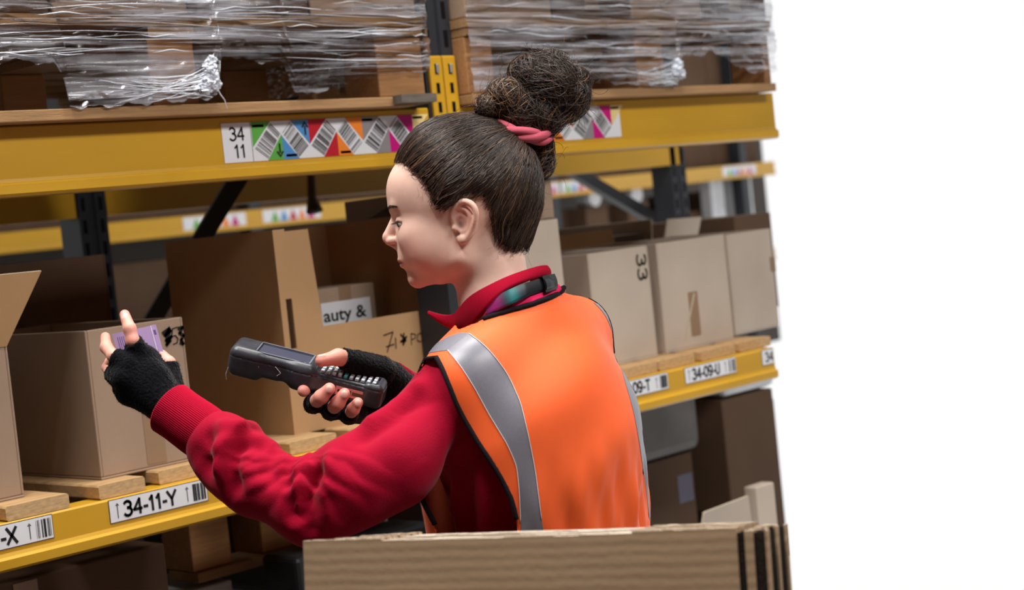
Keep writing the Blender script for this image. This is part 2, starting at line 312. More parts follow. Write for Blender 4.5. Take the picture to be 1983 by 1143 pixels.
def strip_label(x0, parent, num, label, y=D, sc=1.):
    m = MB(); z0, z1 = 1.689, 1.763; yy = y - .0012; m.box(x0, x0 + .535, yy, y, z0, z1, 0)
    y1, y2, y3 = yy - .0003, yy - .0006, yy - .0009; H = z1 - z0
    put_strokes(m, num[0], (x0 + .017, y3, z0 + H * .56), (.036, 0, 0), (0, 0, H * .33), 1, .14)
    put_strokes(m, num[1], (x0 + .024, y3, z0 + H * .12), (.028, 0, 0), (0, 0, H * .33), 1, .14)
    a = x0 + .070; w_ = .0835
    def P(u, v): return (a + w_ * u, y1, z0 + H * v)
    def poly(pts, mi, yo=0):
        m.quad([(p[0], p[1] - yo, p[2]) for p in (P(*q) for q in pts)], mi)
    m.quad([(a - .001, y1, z0), (a, y1, z0), (a, y1, z1), (a - .001, y1, z1)], 1)
    for k in range(4):
        u = k * 1.72; lo1, lo2 = [(2, 3), (4, 5), (7, 8), (6, 6)][k]
        poly([(u + .02, .36), (u + .60, 1), (u + .02, 1)], lo1)
        if k < 3:
            poly([(u + .42, 0), (u + .90, 0), (u + .90, .66)], lo1)
            poly([(u + .90, 0), (u + 1.38, 0), (u + .90, .62)], lo2)
            poly([(u + 1.20, 1), (u + 1.74, 1), (u + 1.74, .36)], lo2)
        rr = random.Random(40 + k)
        for (s0, s1, d0, d1) in [((u + .05, .30), (u + .42, .02), (u + .62, .98), (u + .88, .70)), ((u + .92, .70), (u + 1.18, .98), (u + 1.38, .02), (u + 1.70, .30))][:2 if k < 3 else 0]:
            t = .02
            while t < .97:
                wt = rr.choice((.010, .014, .024)); 
                if rr.random() < .55:
                    A = lambda tt, q0=s0, q1=d0: (q0[0] + (q1[0] - q0[0]) * tt, q0[1] + (q1[1] - q0[1]) * tt)
                    B = lambda tt, q0=s1, q1=d1: (q0[0] + (q1[0] - q0[0]) * tt, q0[1] + (q1[1] - q0[1]) * tt)
                    if s1[1] > .5: A = lambda tt, q0=s0, q1=d0: (q0[0] + (q1[0] - q0[0]) * tt, q0[1] + (q1[1] - q0[1]) * tt)
                    poly([A(t), B(t), B(min(1, t + wt)), A(min(1, t + wt))], rr.choice((1, 9, 9, 9, 9)), .0003)
                t += wt
    arrow(m, a + w_ * .80, z0 + H * .05, z0 + H * .42, y3, 1, .004, False); arrow(m, a + w_ * 1.63, z0 + H * .60, z0 + H * .96, y3, 1, .004, True)
    for (u, v) in ((.05, .86), (.98, .06), (2.68, .05), (3.48, .88), (5.2, .88)):
        m.quad([P(u, v), P(u + .34, v), P(u + .34, v + .07), P(u, v + .07)], 9)
    o = m.build('bay_label', ['label_white', 'ink', 'st_green', 'st_blue', 'st_red', 'st_orange', 'st_cream', 'st_grey', 'st_magenta', 'ink_grey'], parent); o['label'] = label; return o
strip_label(2.000, ul, ('34', '11'), 'bay label reading 34 11 with coloured barcode zigzag')
strip_label(2.655, ur, ('34', '09'), 'coloured barcode zigzag label behind the hair bun')
# ------------------------------------------------------------------ shelf planks
def plank(x0, x1, yf, label, z0=BZ1 + .001, t=.0245, length=1.18, rot=0., matn='wood'):
    o = thing('shelf_plank', ((x0 + x1) / 2, yf, z0), label, 'plank', 'planks across the shelf beams')
    m = MB(); c = .003
    m.prism([(x0 + c, z0), (x1 - c, z0), (x1, z0 + c), (x1, z0 + t - c), (x1 - c, z0 + t), (x0 + c, z0 + t), (x0, z0 + t - c), (x0, z0 + c)], yf, yf + length, 1)
    m.v = [(p[0] + rot * (p[1] - yf), p[1], p[2]) for p in m.v]
    m.m[-2] = 1; m.build('board', [matn, 'endgrain'], o)
    return o
plank(1.352, 1.442, 2.478, 'plank under the leftmost carton, mostly cut off by the picture edge')
plank(1.462, 1.586, 2.480, 'rough plank with sawn end above the label ending in X')
plank(1.650, 1.748, 2.484, 'plank with ringed end grain left of the label reading 34-11-Y')
plank(1.790, 1.905, 2.500, 'plank under the right side of the carton marked 53')
plank(2.035, 2.079, 2.56, 'narrow pale plank by the red sleeve')
plank(2.100, 2.222, 2.497, 'plank under the left corner of the cut-out carton')
plank(2.262, 2.375, 2.500, 'plank under the cut-out carton beside the red sleeve')
plank(2.42, 2.53, 2.50, 'plank hidden behind the red sleeve')
plank(3.11, 3.270, 2.500, 'plank above the label ending in T')
plank(3.286, 3.43, 2.505, 'plank left of the label reading 34-09-U')
plank(3.458, 3.605, 2.505, 'plank above the label reading 34-09-U')
plank(3.632, xr(2.5, 1.14) - .004, 2.51, 'rightmost plank on the shelf beam')
# ------------------------------------------------------------------ cartons on the shelf
T = .005
def carton(name_label, x0, x1, y0, y1, z0, z1, mt='cardboard', top='open', group='cartons on the shelf', front=None, tape=None):
    o = thing('carton', ((x0 + x1) / 2, (y0 + y1) / 2, z0), name_label, 'carton', group)
    m = MB()
    if top == 'closed': m.box(x0, x1, y0, y1, z0, z1)
    else:
        m.box(x0, x1, y0, y1, z0, z0 + T); m.box(x0, x0 + T, y0, y1, z0 + T, z1); m.box(x1 - T, x1, y0, y1, z0 + T, z1)
        m.box(x0 + T, x1 - T, y1 - T, y1, z0 + T, z1)
        if front is None: m.box(x0 + T, x1 - T, y0, y0 + T, z0 + T, z1)
        else: front(m)
    b = m.build('body', [mt, 'cardboard_edge'], o, bevel=.002 if front is None else 0)
    if tape:
        for (a, b_, c, d) in tape:
            t = MB(); t.box(a, b_, y0 - .0008, y0 + .001, c, d); t.build('tape_strip', 'tape', o)
    return o
def flap(o, quad, mt='cardboard', t=.005, name='flap'):
    m = MB(); m.slab(quad, t, 0, 1); return m.build(name, [mt, 'cardboard_edge'], o)
SZ = 1.148
c0 = carton('carton at the left picture edge with a raised front flap', 1.27, 1.537, 2.539, 2.99, SZ, 1.409, 'cardboard')
flap(c0, [(1.275, 2.542, 1.409), (1.535, 2.542, 1.409), (1.600, 2.51, 1.530), (1.23, 2.51, 1.535)], 'cardboard_warm')
c1 = carton('open carton with the number 53 inked on its front', 1.693, 1.909, 2.536, 2.975, SZ, 1.415, 'cardboard',
            tape=[(1.795, 1.838, SZ + .01, 1.33)])
def ink_strokes(o, strokes, y, wd, name='marker_writing', matn='marker'):
    m = MB()
    for st in strokes:
        for (a, b_) in zip(st[:-1], st[1:]):
            a = np.array(a); b_ = np.array(b_); d = b_ - a; L_ = np.linalg.norm(d) + 1e-9; n = np.array((-d[1], d[0])) / L_ * wd / 2; e = d / L_ * wd * .35
            q = [a - e + n, a - e - n, b_ + e - n, b_ + e + n]; m.quad([(p[0], y, p[1]) for p in q])
    return m.build(name, matn, o)
def pxs(pts, y): return [tuple(onY(px, py, y)[[0, 2]]) for px, py in pts]
yy = 2.5345
ink_strokes(c1, [pxs([(334, 637), (343, 634)], yy), pxs([(334, 637), (333, 652), (340, 650), (345, 656), (343, 664), (336, 667)], yy)], yy, .0022)
ink_strokes(c1, [pxs([(316, 645), (328, 636), (320, 650), (330, 640), (322, 660), (332, 652), (323, 668), (330, 660)], yy), pxs([(346, 636), (354, 634), (348, 645), (356, 650), (351, 658), (355, 666), (350, 664)], yy)], yy - .0001, .0062)
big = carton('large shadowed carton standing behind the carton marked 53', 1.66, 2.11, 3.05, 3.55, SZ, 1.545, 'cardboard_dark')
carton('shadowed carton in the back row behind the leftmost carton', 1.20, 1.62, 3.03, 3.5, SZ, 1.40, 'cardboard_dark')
def cutfront(m):
    x0, x1, y = 2.181 + T, 2.645 - T, 2.574
    def bx(a, b_, c, d): m.box(a, b_, y, y + T, c, d)
    bx(x0, 2.196, SZ + T, 1.557); bx(2.196, 2.212, SZ + T, 1.318); bx(2.196, 2.212, 1.418, 1.557)
    bx(2.212, 2.262, SZ + T, 1.552); bx(2.262, x1, SZ + T, 1.353)
    m.slab([(2.262, y + T, 1.353), (2.288, y + T, 1.353), (2.274, y + T, 1.552), (2.262, y + T, 1.552)], T)
    bx(x1 - .030, x1, 1.353, 1.415)
    m.slab([(x1 - .058, y + T, 1.37), (x1 - .03, y + T, 1.365), (x1 - .03, y + T, 1.392), (x1 - .048, y + T, 1.395)], T)
c2 = carton('tall carton with a cut-out front marked 71 PCS', 2.181, 2.645, 2.574, 2.93, SZ, 1.557, 'cardboard_warm', front=cutfront)
flap(c2, [(2.640, 2.78, 1.557), (2.640, 2.60, 1.557), (2.652, 2.60, 1.577), (2.652, 2.72, 1.580)], 'cardboard_dark')
yy = 2.5732
ink_strokes(c2, [pxs([(743, 650), (761, 643), (750, 682)], yy), pxs([(748, 672), (763, 667)], yy), pxs([(766, 655), (767, 675)], yy)], yy, .0028)
ink_strokes(c2, [pxs([(776, 648), (786, 660), (776, 662), (787, 652), (781, 668), (782, 646)], yy)], yy - .0001, .004)
ink_strokes(c2, [pxs([(797, 668), (796, 646), (805, 648), (804, 655), (797, 658)], yy), pxs([(815, 645), (809, 648), (808, 660), (814, 662)], yy), pxs([(822, 643), (817, 648), (822, 653), (822, 659), (816, 661)], yy)], yy, .0022)
ci = carton('small carton with a white label standing inside the cut-out carton', 2.435, 2.606, 2.75, 2.90, SZ + T, 1.419, 'cardboard', top='closed', group=None)
m = MB(); m.box(2.442, 2.589, 2.7485, 2.75, 1.325, 1.3885, 0); put_text(m, 'auty &', (2.446, 2.748, 1.338), (.128, 0, 0), (0, 0, .036), 1, .02)
lb = m.build('paper_label', ['label_white', 'ink'], ci); lb['label'] = 'white paper label reading auty &'
m = MB(); m.box(2.50, 2.535, 2.749, 2.751, 1.389, 1.42); m.build('tape_strip', 'tape', ci)
cg = carton('pale dented carton beside the nape with a brown carton on it', 2.70, 3.032, 2.560, 2.95, SZ, 1.515, 'cardboard_pale', top='closed')
carton('brown carton lying on top of the pale carton behind the hair', 2.71, 3.028, 2.565, 2.93, 1.517, 1.605, 'cardboard', top='closed', group='cartons on the shelf')
c3 = carton('open carton with 33 written sideways on its front', 3.144, 3.377, 2.575, 2.95, SZ, 1.423, 'cardboard_pale')
m = MB(); y = 2.5742
put_strokes(m, '33', (3.330, y, 1.405), (0, 0, -.066), (.036, 0, 0), 0, .17)
m.build('marker_writing', 'marker', c3)
m = MB(); m.slab([(3.15, 2.943, 1.423), (3.372, 2.943, 1.423), (3.372, 2.95, 1.464), (3.15, 2.95, 1.464)], .005); m.build('flap', 'cardboard_dark', c3)
c4 = carton('open carton with a strip of tape between two similar cartons', 3.424, 3.718, 2.583, 2.95, SZ, 1.424, 'cardboard_pale', tape=[(3.535, 3.575, SZ + .03, 1.29)])
flap(c4, [(3.43, 2.945, 1.424), (3.712, 2.945, 1.424), (3.712, 2.95, 1.463), (3.43, 2.95, 1.463)], 'cardboard_warm')
m = MB(); m.slab([(3.50, 2.5825, 1.17), (3.506, 2.5825, 1.17), (3.565, 2.5825, 1.285), (3.558, 2.5825, 1.285)], .0006); m.build('loose_tape', 'cardboard_edge', c4)
c5 = carton('pale carton at the right end of the shelf', 3.806, xr(2.639, 1.29), 2.639, 2.98, SZ, 1.419, 'cardboard_pale', tape=[(xr(2.639, 1.34) - .025, xr(2.639, 1.34), 1.30, 1.34)])
cb = carton('carton with upright flaps in the back row on the right', 3.98, 4.42, 3.02, 3.40, SZ, 1.40, 'cardboard')
flap(cb, [(4.035, 3.02, 1.40), (4.20, 3.02, 1.40), (4.205, 3.0, 1.465), (4.037, 3.0, 1.47)], 'cardboard_pale')
flap(cb, [(3.985, 3.02, 1.40), (3.985, 3.38, 1.40), (3.965, 3.38, 1.47), (3.965, 3.0, 1.475)], 'cardboard')
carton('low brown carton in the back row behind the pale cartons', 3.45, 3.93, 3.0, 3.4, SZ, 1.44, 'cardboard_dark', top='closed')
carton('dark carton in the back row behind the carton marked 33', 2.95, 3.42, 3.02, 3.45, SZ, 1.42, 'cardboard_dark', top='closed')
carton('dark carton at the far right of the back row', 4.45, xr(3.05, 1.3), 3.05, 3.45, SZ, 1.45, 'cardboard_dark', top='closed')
# ------------------------------------------------------------------ wrapped pallets on the upper beam
def pallet(x0, x1, y0, zb, label, blocks, end_gap=0., group='wooden pallets on the upper beam', dp=1.15):
    p = thing('wooden_pallet', ((x0 + x1) / 2, y0 + .5, zb), label, 'pallet', group)
    m = MB(); m.prism([(zz, z) for zz, z in ((y0, zb), (y0 + .1, zb), (y0 + .1, zb + .02), (y0, zb + .02))], x0, x1 - end_gap, 0); m.build('bottom_board', 'wood_long', p, bevel=.002)
    m = MB(); m.box(x0, x1, y0 + dp - .1, y0 + dp, zb, zb + .02); m.build('bottom_board', 'wood_long', p)
    for xb0, xb1 in blocks:
        for yb in (y0 + .012, y0 + .5, y0 + dp - .11):
            m = MB(); m.box(xb0, xb1, yb, yb + .1, zb + .021, zb + .142); m.build('block', 'wood_orange', p, bevel=.003)
        m = MB(); m.box(xb0 - .0, xb1 + .0, y0 + .005, y0 + dp, zb + .143, zb + .160); m.build('stringer_board', 'wood_long', p)
    for k in range(9):
        yb = y0 + k * (dp - .1) / 8; m = MB(); m.box(x0, x1, yb, yb + .095, zb + .161, zb + .180); m.build('deck_board', 'wood_long', p)
    return p
pl = pallet(1.33, 2.522, 2.432, UZ1 + .001, 'wooden pallet under the torn stretch film left of the post', [(1.335, 1.462), (1.830, 1.932), (2.390, 2.520)], .045)
m = MB(); m.box(2.405, 2.506, 2.400, 2.62, UZ1 + .005, UZ1 + .022); m.v = [(p[0] + .25 * (p[1] - 2.4), p[1], p[2]) for p in m.v]; m.build('corner_board', 'wood_grey', pl)
XP = xr(2.43, 1.85)
pr = pallet(2.650, XP, 2.432, UZ1 + .001, 'wooden pallet under the stretch film right of the post', [(2.652, 2.735), (3.235, 3.340), (XP - .03, XP)])
def pload(x0, x1, n, z0, label, seed):
    rr = random.Random(seed); w_ = (x1 - x0) / n
    for k in range(n):
        for q in range(2):
            o = thing('carton', (x0 + w_ * (k + .5), 2.44 + .28 + q * .57, z0), '%s carton of the load on the %s pallet%s' % (['leftmost', 'second', 'third', 'fourth', 'fifth'][k], label, ', back row' if q else ', front row'), 'carton', 'cartons wrapped on pallets')
            m = MB(); m.box(x0 + w_ * k + .003, x0 + w_ * (k + 1) - .003, 2.438 + q * .575, 2.438 + q * .575 + .56, z0, z0 + .55 + .02 * rr.random())
            m.build('body', 'cardboard_dark' if (k + seed) % 2 else 'cardboard', o, bevel=.003)
            m = MB(); m.box(x0 + w_ * (k + .5) - .025, x0 + w_ * (k + .5) + .025, 2.437 + q * .575, 2.44 + q * .575, z0 + .02, z0 + .5); m.build('tape_strip', 'tape', o)
pload(1.34, 2.512, 4, UZ1 + .183, 'left', 1); pload(2.657, XP - .003, 4, UZ1 + .183, 'right', 2)
def interp(x, pts): return float(np.interp(x, [p[0] for p in pts], [p[1] for p in pts]))
def wrap(name, x0, x1, bottom, holes, matn, label, parent, seed, turn_end):
    rng = np.random.RandomState(seed); nx = int((x1 - x0) / .006); nz = 110; z0, z1 = UZ1 + .012, 2.32
    xs = np.linspace(x0, x1, nx); zs = z0 + (z1 - z0) * np.linspace(0, 1, nz) ** 1.15
    XX, ZZ = np.meshgrid(xs, zs, indexing='ij'); Y = np.full_like(XX, 2.424)
    for k in range(46):
        zc = z0 + rng.rand() * (z1 - z0) * .9; sl_ = rng.randn() * .05; wv = .003 + rng.rand() * .008; am = (.0015 + rng.rand() * .004) * rng.choice((-1, 1)); xc = x0 + rng.rand() * (x1 - x0); lw = .15 + rng.rand() * .5
        ln = zc + sl_ * (XX - xc) + .003 * np.sin(XX * (6 + 8 * rng.rand()) + rng.rand() * 6)
        Y += am * np.exp(-((ZZ - ln) / wv) ** 2) * np.exp(-((XX - xc) / lw) ** 2)
    Y += .002 * np.sin(XX * 23 + ZZ * 60)
    G = np.stack([XX, Y, ZZ], -1); zb = np.array([interp(x, bottom) for x in xs]) + .003 * np.sin(xs * 90) + .0015 * np.sin(xs * 233)
    # the film starts at its torn lower rim
    lowfrac = np.linspace(0, 1, nz) ** 1.15
    G[..., 2] = zb[:, None] + (z1 - zb[:, None]) * lowfrac[None, :]
    mb = MB(); mb.grid(G)
    if turn_end:   # round the end of the load
        ye = np.linspace(0, 1, 40); E_ = np.zeros((40, nz, 3)); E_[..., 0] = x1 + turn_end * np.sin(np.minimum(1, ye * 8) * math.pi / 2)[:, None]; E_[..., 1] = 2.424 + ye[:, None] * .6; E_[..., 2] = G[-1, :, 2][None, :]
        E_[0] = G[-1]; mb.grid(E_)
    o = mb.build(name, matn, None, smooth=True); return tag(o, label, 'film')
fb = [(1.3, 1.872), (1.53, 1.868), (1.56, 1.880), (1.60, 1.875), (1.65, 1.872), (1.668, 1.84), (1.672, 1.80), (1.70, 1.797), (1.80, 1.799), (1.93, 1.803), (1.985, 1.806), (2.004, 1.815), (2.010, 1.855), (2.020, 1.882), (2.05, 1.880), (2.10, 1.868), (2.13, 1.870), (2.165, 1.866), (2.175, 1.84), (2.185, 1.815), (2.22, 1.806), (2.26, 1.812), (2.33, 1.828), (2.42, 1.840), (2.56, 1.846)]
fb = [(a_ * .9815, b_) for a_, b_ in fb]
FILM1 = wrap('stretch_film', 1.322, 2.523, fb, None, 'film', 'torn clear stretch film round the load left of the post', None, 3, .004)
fb2 = [(2.66, 1.80), (2.8, 1.80), (2.9, 1.83), (3.05, 1.82), (3.15, 1.812), (3.2, 1.806), (3.38, 1.803), (3.435, 1.815), (3.442, 1.85), (3.46, 1.868), (3.50, 1.868), (3.535, 1.862), (3.55, 1.875), (3.57, 1.880), (3.62, 1.868), (3.68, 1.845), (3.74, 1.825), (4.0, 1.82)]
fb2 = [(a_ * .9815, b_) for a_, b_ in fb2]
FILM2 = wrap('stretch_film', 2.645, XP, fb2, None, 'film_b', 'torn clear stretch film round the load right of the post', None, 5, 0)
# gathered clump of film with a dangling end
mat('film_white', sl((196, 200, 210)), .2, spec=.8, bump=.6, bscale=220, coat=.5)
mat('film_cord', sl((210, 214, 222)), .15, spec=.9, coat=.6)
def clump(lobes, label, seed, tail=None, fan=None):
    rng = np.random.RandomState(seed); mb = MB()
    for (cx, cz, w_, h_) in lobes:
        cx *= .979
        nu, nv = 36, 26; U_, V_ = np.meshgrid(np.linspace(0, 2 * math.pi, nu, endpoint=False), np.linspace(0, math.pi, nv), indexing='ij')
        R_ = 1 + .25 * np.sin(3 * U_ + 5 * V_ + 6 * rng.rand()) * np.sin(V_ * 4 + 6 * rng.rand()) + .20 * np.sin(5 * V_ - 2 * U_ + 6 * rng.rand()) + .14 * rng.randn(nu, nv)
        mb.grid(np.stack([cx + w_ * R_ * np.sin(V_) * np.cos(U_), 2.417 + .008 * R_ * np.sin(V_) * np.sin(U_), cz + h_ * np.cos(V_) * (.8 + .25 * R_)], -1), close_u=True)
    o = tag(mb.build('film_clump', 'film_white', None, smooth=False), label, 'film')
    if tail:
        t = MB(); t.tube([(tail[0] + a_, 2.413, tail[1] - b_) for a_, b_ in ((0, 0), (.004, .008), (.012, .018), (.016, .034))], [.0012, .0014, .0011, .0005], 5); t.build('dangling_end', 'film_cord', o)
    if fan:
        t = MB()
        for _ in range(26):
            x0_ = fan[0] + rng.rand() * .20; z0_ = 1.800 + rng.rand() * .045; x1_ = fan[1] + rng.randn() * .005; z1_ = fan[2] + rng.randn() * .018; n = 7; k = np.linspace(0, 1, n)
            t.tube(np.stack([x0_ + (x1_ - x0_) * k, 2.4215 - .006 * k + .0008 * rng.randn(n), z0_ + (z1_ - z0_) * k - .006 * np.sin(k * math.pi)], 1), (.0003 + .0011 * rng.rand()) * (.3 + .7 * k), 5)
        f_ = t.build('film_folds', 'film_cord', o, smooth=True); f_['kind'] = 'stuff'
clump([(1.984, 1.852, .014, .020), (1.992, 1.835, .012, .018), (1.978, 1.832, .015, .016), (1.990, 1.868, .010, .013), (1.962, 1.822, .017, .010)], 'crumpled knot of white film with a dangling end above the bay label', 2, (1.954, 1.818), (1.70, 1.938, 1.835))
clump([(3.432, 1.845, .014, .016), (3.420, 1.832, .016, .013), (3.440, 1.826, .010, .013)], 'crumpled knot of film by the torn hole on the right', 4, None, (3.13, 3.353, 1.83))
def film_cords(parent, x0, x1, bottom, seed, n=120):
    rng = np.random.RandomState(seed); t = MB()
    for _ in range(n):
        xa = x0 + rng.rand() * (x1 - x0); L_ = .08 + .5 * rng.rand() ** 2; xb = min(x1 - .004, xa + L_); za = 1.845 + .21 * rng.rand(); sl_ = rng.randn() * .03; k = np.linspace(0, 1, 9); X_ = xa + (xb - xa) * k; Z_ = za + sl_ * (xb - xa) * k + .002 * np.sin(k * 7 + rng.rand() * 6)
        if any(Z_[i] < interp(X_[i], bottom) + .006 for i in range(9)): continue
        t.tube(np.stack([X_, np.full(9, 2.4185) + .0012 * rng.randn(9), Z_], 1), (.00025 + .0009 * rng.rand() ** 2) * np.sin(.15 + k * 2.8), 5)
    o = t.build('film_folds', 'film_cord', parent, smooth=True); o['kind'] = 'stuff'
film_cords(FILM1, 1.37, 2.52, fb, 21); film_cords(FILM2, 2.65, XP, fb2, 22, 110)
# ------------------------------------------------------------------ goods on the level below
def goods(nm, label, cat, x0, x1, y0, y1, z0, z1, mt, bevel=.004, extra=None):
    o = thing(nm, ((x0 + x1) / 2, (y0 + y1) / 2, z0), label, cat, 'goods on the level under the shelf'); m = MB(); m.box(x0, x1, y0, y1, z0, z1); m.build('body', mt, o, bevel=bevel)
    if extra: extra(o)
    return o
def lidtape(x0, x1, y0, z0, z1):
    def f(o):
        m = MB(); m.box((x0 + x1) / 2 - .025, (x0 + x1) / 2 + .025, y0 - .001, y0 + .002, z0, z1); m.build('tape_strip', 'tape', o)
    return f
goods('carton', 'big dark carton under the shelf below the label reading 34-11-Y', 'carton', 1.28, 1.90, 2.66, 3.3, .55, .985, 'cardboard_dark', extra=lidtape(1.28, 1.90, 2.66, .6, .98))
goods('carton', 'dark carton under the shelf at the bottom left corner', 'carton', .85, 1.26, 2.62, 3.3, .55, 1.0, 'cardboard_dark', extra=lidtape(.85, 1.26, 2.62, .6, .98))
lp = pallet(2.06, 2.345, 2.78, .86, 'small wooden pallet on edge of the lower stack beside the red elbow', [(2.06, 2.16), (2.245, 2.345)], group=None, dp=.85)
goods('wrapped_bale', 'grey wrapped bale behind the red elbow', 'bale', 2.36, 2.555, 2.72, 3.4, .75, 1.0, 'grey_wrap', .02)
goods('plastic_tub', 'black tub under the shelf beside the cardboard stack', 'tub', 2.17, 2.555, 2.60, 2.71, .35, .90, 'black_plastic', .01)
goods('carton', 'grey carton below the small pallet', 'carton', 2.05, 2.16, 2.80, 3.0, .5, .845, 'white_wrap')
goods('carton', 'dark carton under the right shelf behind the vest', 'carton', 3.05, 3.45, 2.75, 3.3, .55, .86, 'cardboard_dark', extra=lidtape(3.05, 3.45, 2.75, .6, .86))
def sticker(x0, x1, y, z0, z1, mt):
    def f(o):
        m = MB(); m.box(x0, x1, y - .0012, y, z0, z1); m.build('sticker', mt, o)
    return f
mat('lilac', sl((92, 86, 106)), .5)
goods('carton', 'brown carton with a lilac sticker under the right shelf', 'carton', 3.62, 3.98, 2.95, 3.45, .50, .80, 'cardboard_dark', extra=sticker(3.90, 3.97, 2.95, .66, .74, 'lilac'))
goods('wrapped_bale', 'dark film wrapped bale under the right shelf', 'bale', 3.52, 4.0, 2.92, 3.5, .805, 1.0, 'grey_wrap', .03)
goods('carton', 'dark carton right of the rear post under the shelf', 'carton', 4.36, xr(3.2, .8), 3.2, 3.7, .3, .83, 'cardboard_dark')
goods('white_sack', 'pale sack under the right end of the shelf beam', 'sack', 4.10, xr(2.9, .99), 2.9, 3.3, .935, 1.03, 'white_wrap', .02)
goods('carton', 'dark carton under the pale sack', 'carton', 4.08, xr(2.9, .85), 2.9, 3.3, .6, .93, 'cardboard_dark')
co = goods('carton', 'open pale carton low on the right with a slanting flap', 'carton', 3.46, 3.62, 2.50, 2.80, .40, .655, 'cardboard_dark')
flap(co, [(3.33, 2.495, .62), (3.585, 2.495, .62), (3.55, 2.475, .771), (3.36, 2.475, .766)], 'cardboard_pale')
goods('carton', 'pale carton corner at the lower right', 'carton', xr(2.5, .76, 1466), xr(2.5, .76), 2.5, 2.54, .4, .775, 'cardboard_pale')
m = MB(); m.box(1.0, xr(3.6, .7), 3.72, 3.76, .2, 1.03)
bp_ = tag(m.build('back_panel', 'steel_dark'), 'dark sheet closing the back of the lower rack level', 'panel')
m = MB(); m.tube([(3.30, 3.70, 1.80), (3.295, 3.69, 1.70), (3.29, 3.69, 1.64), (3.285, 3.68, 1.60)], [.012, .012, .014, .026], 7); tag(m.build('hanging_strap', 'cardboard_dark', None, smooth=True), 'brown strap hanging behind the upper beam near the forehead', 'strap')
# ------------------------------------------------------------------ rack on the far side of the next aisle
far = thing('pallet_rack', (7.5, 8.1, 0), 'distant blurred yellow pallet rack across the next aisle', 'rack')
FY = 7.6
m = MB(); m.prism(beam_profile(FY, 1.592, 1.70), 3.6, xr(FY, 1.65), 0); fbm = m.build('shelf_beam', 'yellow', far)
for (x0, n) in ((5.80, 0), (6.38, 1), (9.05, 2), (8.62, 3), (11.0, 4)):
    m = MB(); m.box(x0, x0 + .45, FY - .002, FY, 1.615, 1.69, 0)
    for k, c in enumerate((1, 2, 3, 4, 5)): m.quad([(x0 + .06 + k * .07, FY - .003, 1.62), (x0 + .12 + k * .07, FY - .003, 1.62), (x0 + .09 + k * .07, FY - .003, 1.685)], c)
    m.build('bay_label', ['label_white', 'st_green', 'st_blue', 'st_red', 'st_orange', 'st_magenta'], fbm)
for x in (4.0, 6.33, 9.0, 11.3):
    m = MB(); m.box(x - .045, x + .045, FY + .002, FY + .1, 0, 3.6); m.build('upright', 'steel_dark', far)
m = MB(); m.prism(beam_profile(FY, .92, 1.02), 3.6, xr(FY, 1.0), 0); m.build('shelf_beam', 'yellow', far)
for zz in (1.010, 1.690):
    m = MB(); m.box(3.6, xr(FY, zz), FY + .052, FY + .85, zz, zz + .010); m.build('deck_panel', 'steel_dark', far)
rr = random.Random(5); x = 3.7; k = 0
while x < xr(FY, 1.65) - .4:
    w_ = .5 + rr.random() * .4; x2 = min(x + w_, xr(FY + .1, 1.2) - .02)
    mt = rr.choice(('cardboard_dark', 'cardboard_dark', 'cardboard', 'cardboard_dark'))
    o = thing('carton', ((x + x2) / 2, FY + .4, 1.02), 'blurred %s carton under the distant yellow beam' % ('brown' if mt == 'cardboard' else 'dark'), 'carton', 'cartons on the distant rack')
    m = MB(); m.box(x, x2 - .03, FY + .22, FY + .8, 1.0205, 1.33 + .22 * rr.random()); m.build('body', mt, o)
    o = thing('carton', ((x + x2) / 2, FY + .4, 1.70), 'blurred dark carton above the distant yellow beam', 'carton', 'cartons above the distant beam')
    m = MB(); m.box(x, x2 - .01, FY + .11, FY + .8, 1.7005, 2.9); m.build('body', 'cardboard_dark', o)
    x = x2; k += 1
rr = random.Random(8)
for (px, py, w_, h_, lb_) in ((1395, 375, .10, .26, 'white wrapped bottle pack left of two on the distant shelf'), (1408, 372, .10, .25, 'second white bottle pack on the distant shelf'), (1440, 372, .10, .33, 'third white bottle pack on the distant shelf'), (1462, 372, .11, .35, 'fourth white bottle pack on the distant shelf'), (1155, 382, .16, .14, 'round white drum imitating a blurred highlight left of the brace'), (1236, 376, .16, .16, 'round white drum imitating a blurred highlight right of the brace')):
    p = onY(px, py, FY + .05); m = MB()
    if 'drum' in lb_:
        m.tube([(p[0], FY + .06, p[2]), (p[0], FY + .2, p[2])], .065, 20); o = m.build('drum', 'white_wrap')  # white disc added to imitate a round out-of-focus highlight
        q = MB(); q.box(p[0] - .12, p[0] + .12, FY + .06, FY + .21, 1.0205, p[2] - .065); tag(q.build('carton', 'cardboard_dark'), 'dark carton under the %s' % lb_, 'carton')
    else: m.box(p[0] - w_ * .45, p[0] + w_ * .45, FY + .105, FY + .21, 1.0205, p[2] + h_ / 2); o = m.build('bottle_pack', 'white_wrap', bevel=.01)
    tag(o, lb_, 'drum' if 'drum' in lb_ else 'pack')
# ------------------------------------------------------------------ person: signed distance modelling
FH = nrm(np.array([-RC[0, 2], -RC[1, 2], 0])); RH = np.array([FH[1], -FH[0], 0.])     # picture forward and right, level
def toV(p): p = np.asarray(p, float); return np.stack([p @ RH, p @ FH, p[..., 2]], -1)
def toW(p): p = np.asarray(p, float); return p[..., :1] * RH + p[..., 1:2] * FH + p[..., 2:3] * np.array([0, 0, 1.])
def V(px, py, d): return toV(dep(px, py, d))
def smin(a, b, k):
    h = np.clip(.5 + .5 * (b - a) / k, 0, 1); return b + (a - b) * h - k * h * (1 - h)
def smax(a, b, k): return -smin(-a, -b, k)
def cone(p, a, b, ra, rb):
    a = np.asarray(a, float); b = np.asarray(b, float); ab = b - a; t = np.clip(((p - a) @ ab) / (ab @ ab), 0, 1)
    return np.linalg.norm(p - a - t[:, None] * ab, axis=1) - (ra + (rb - ra) * t)
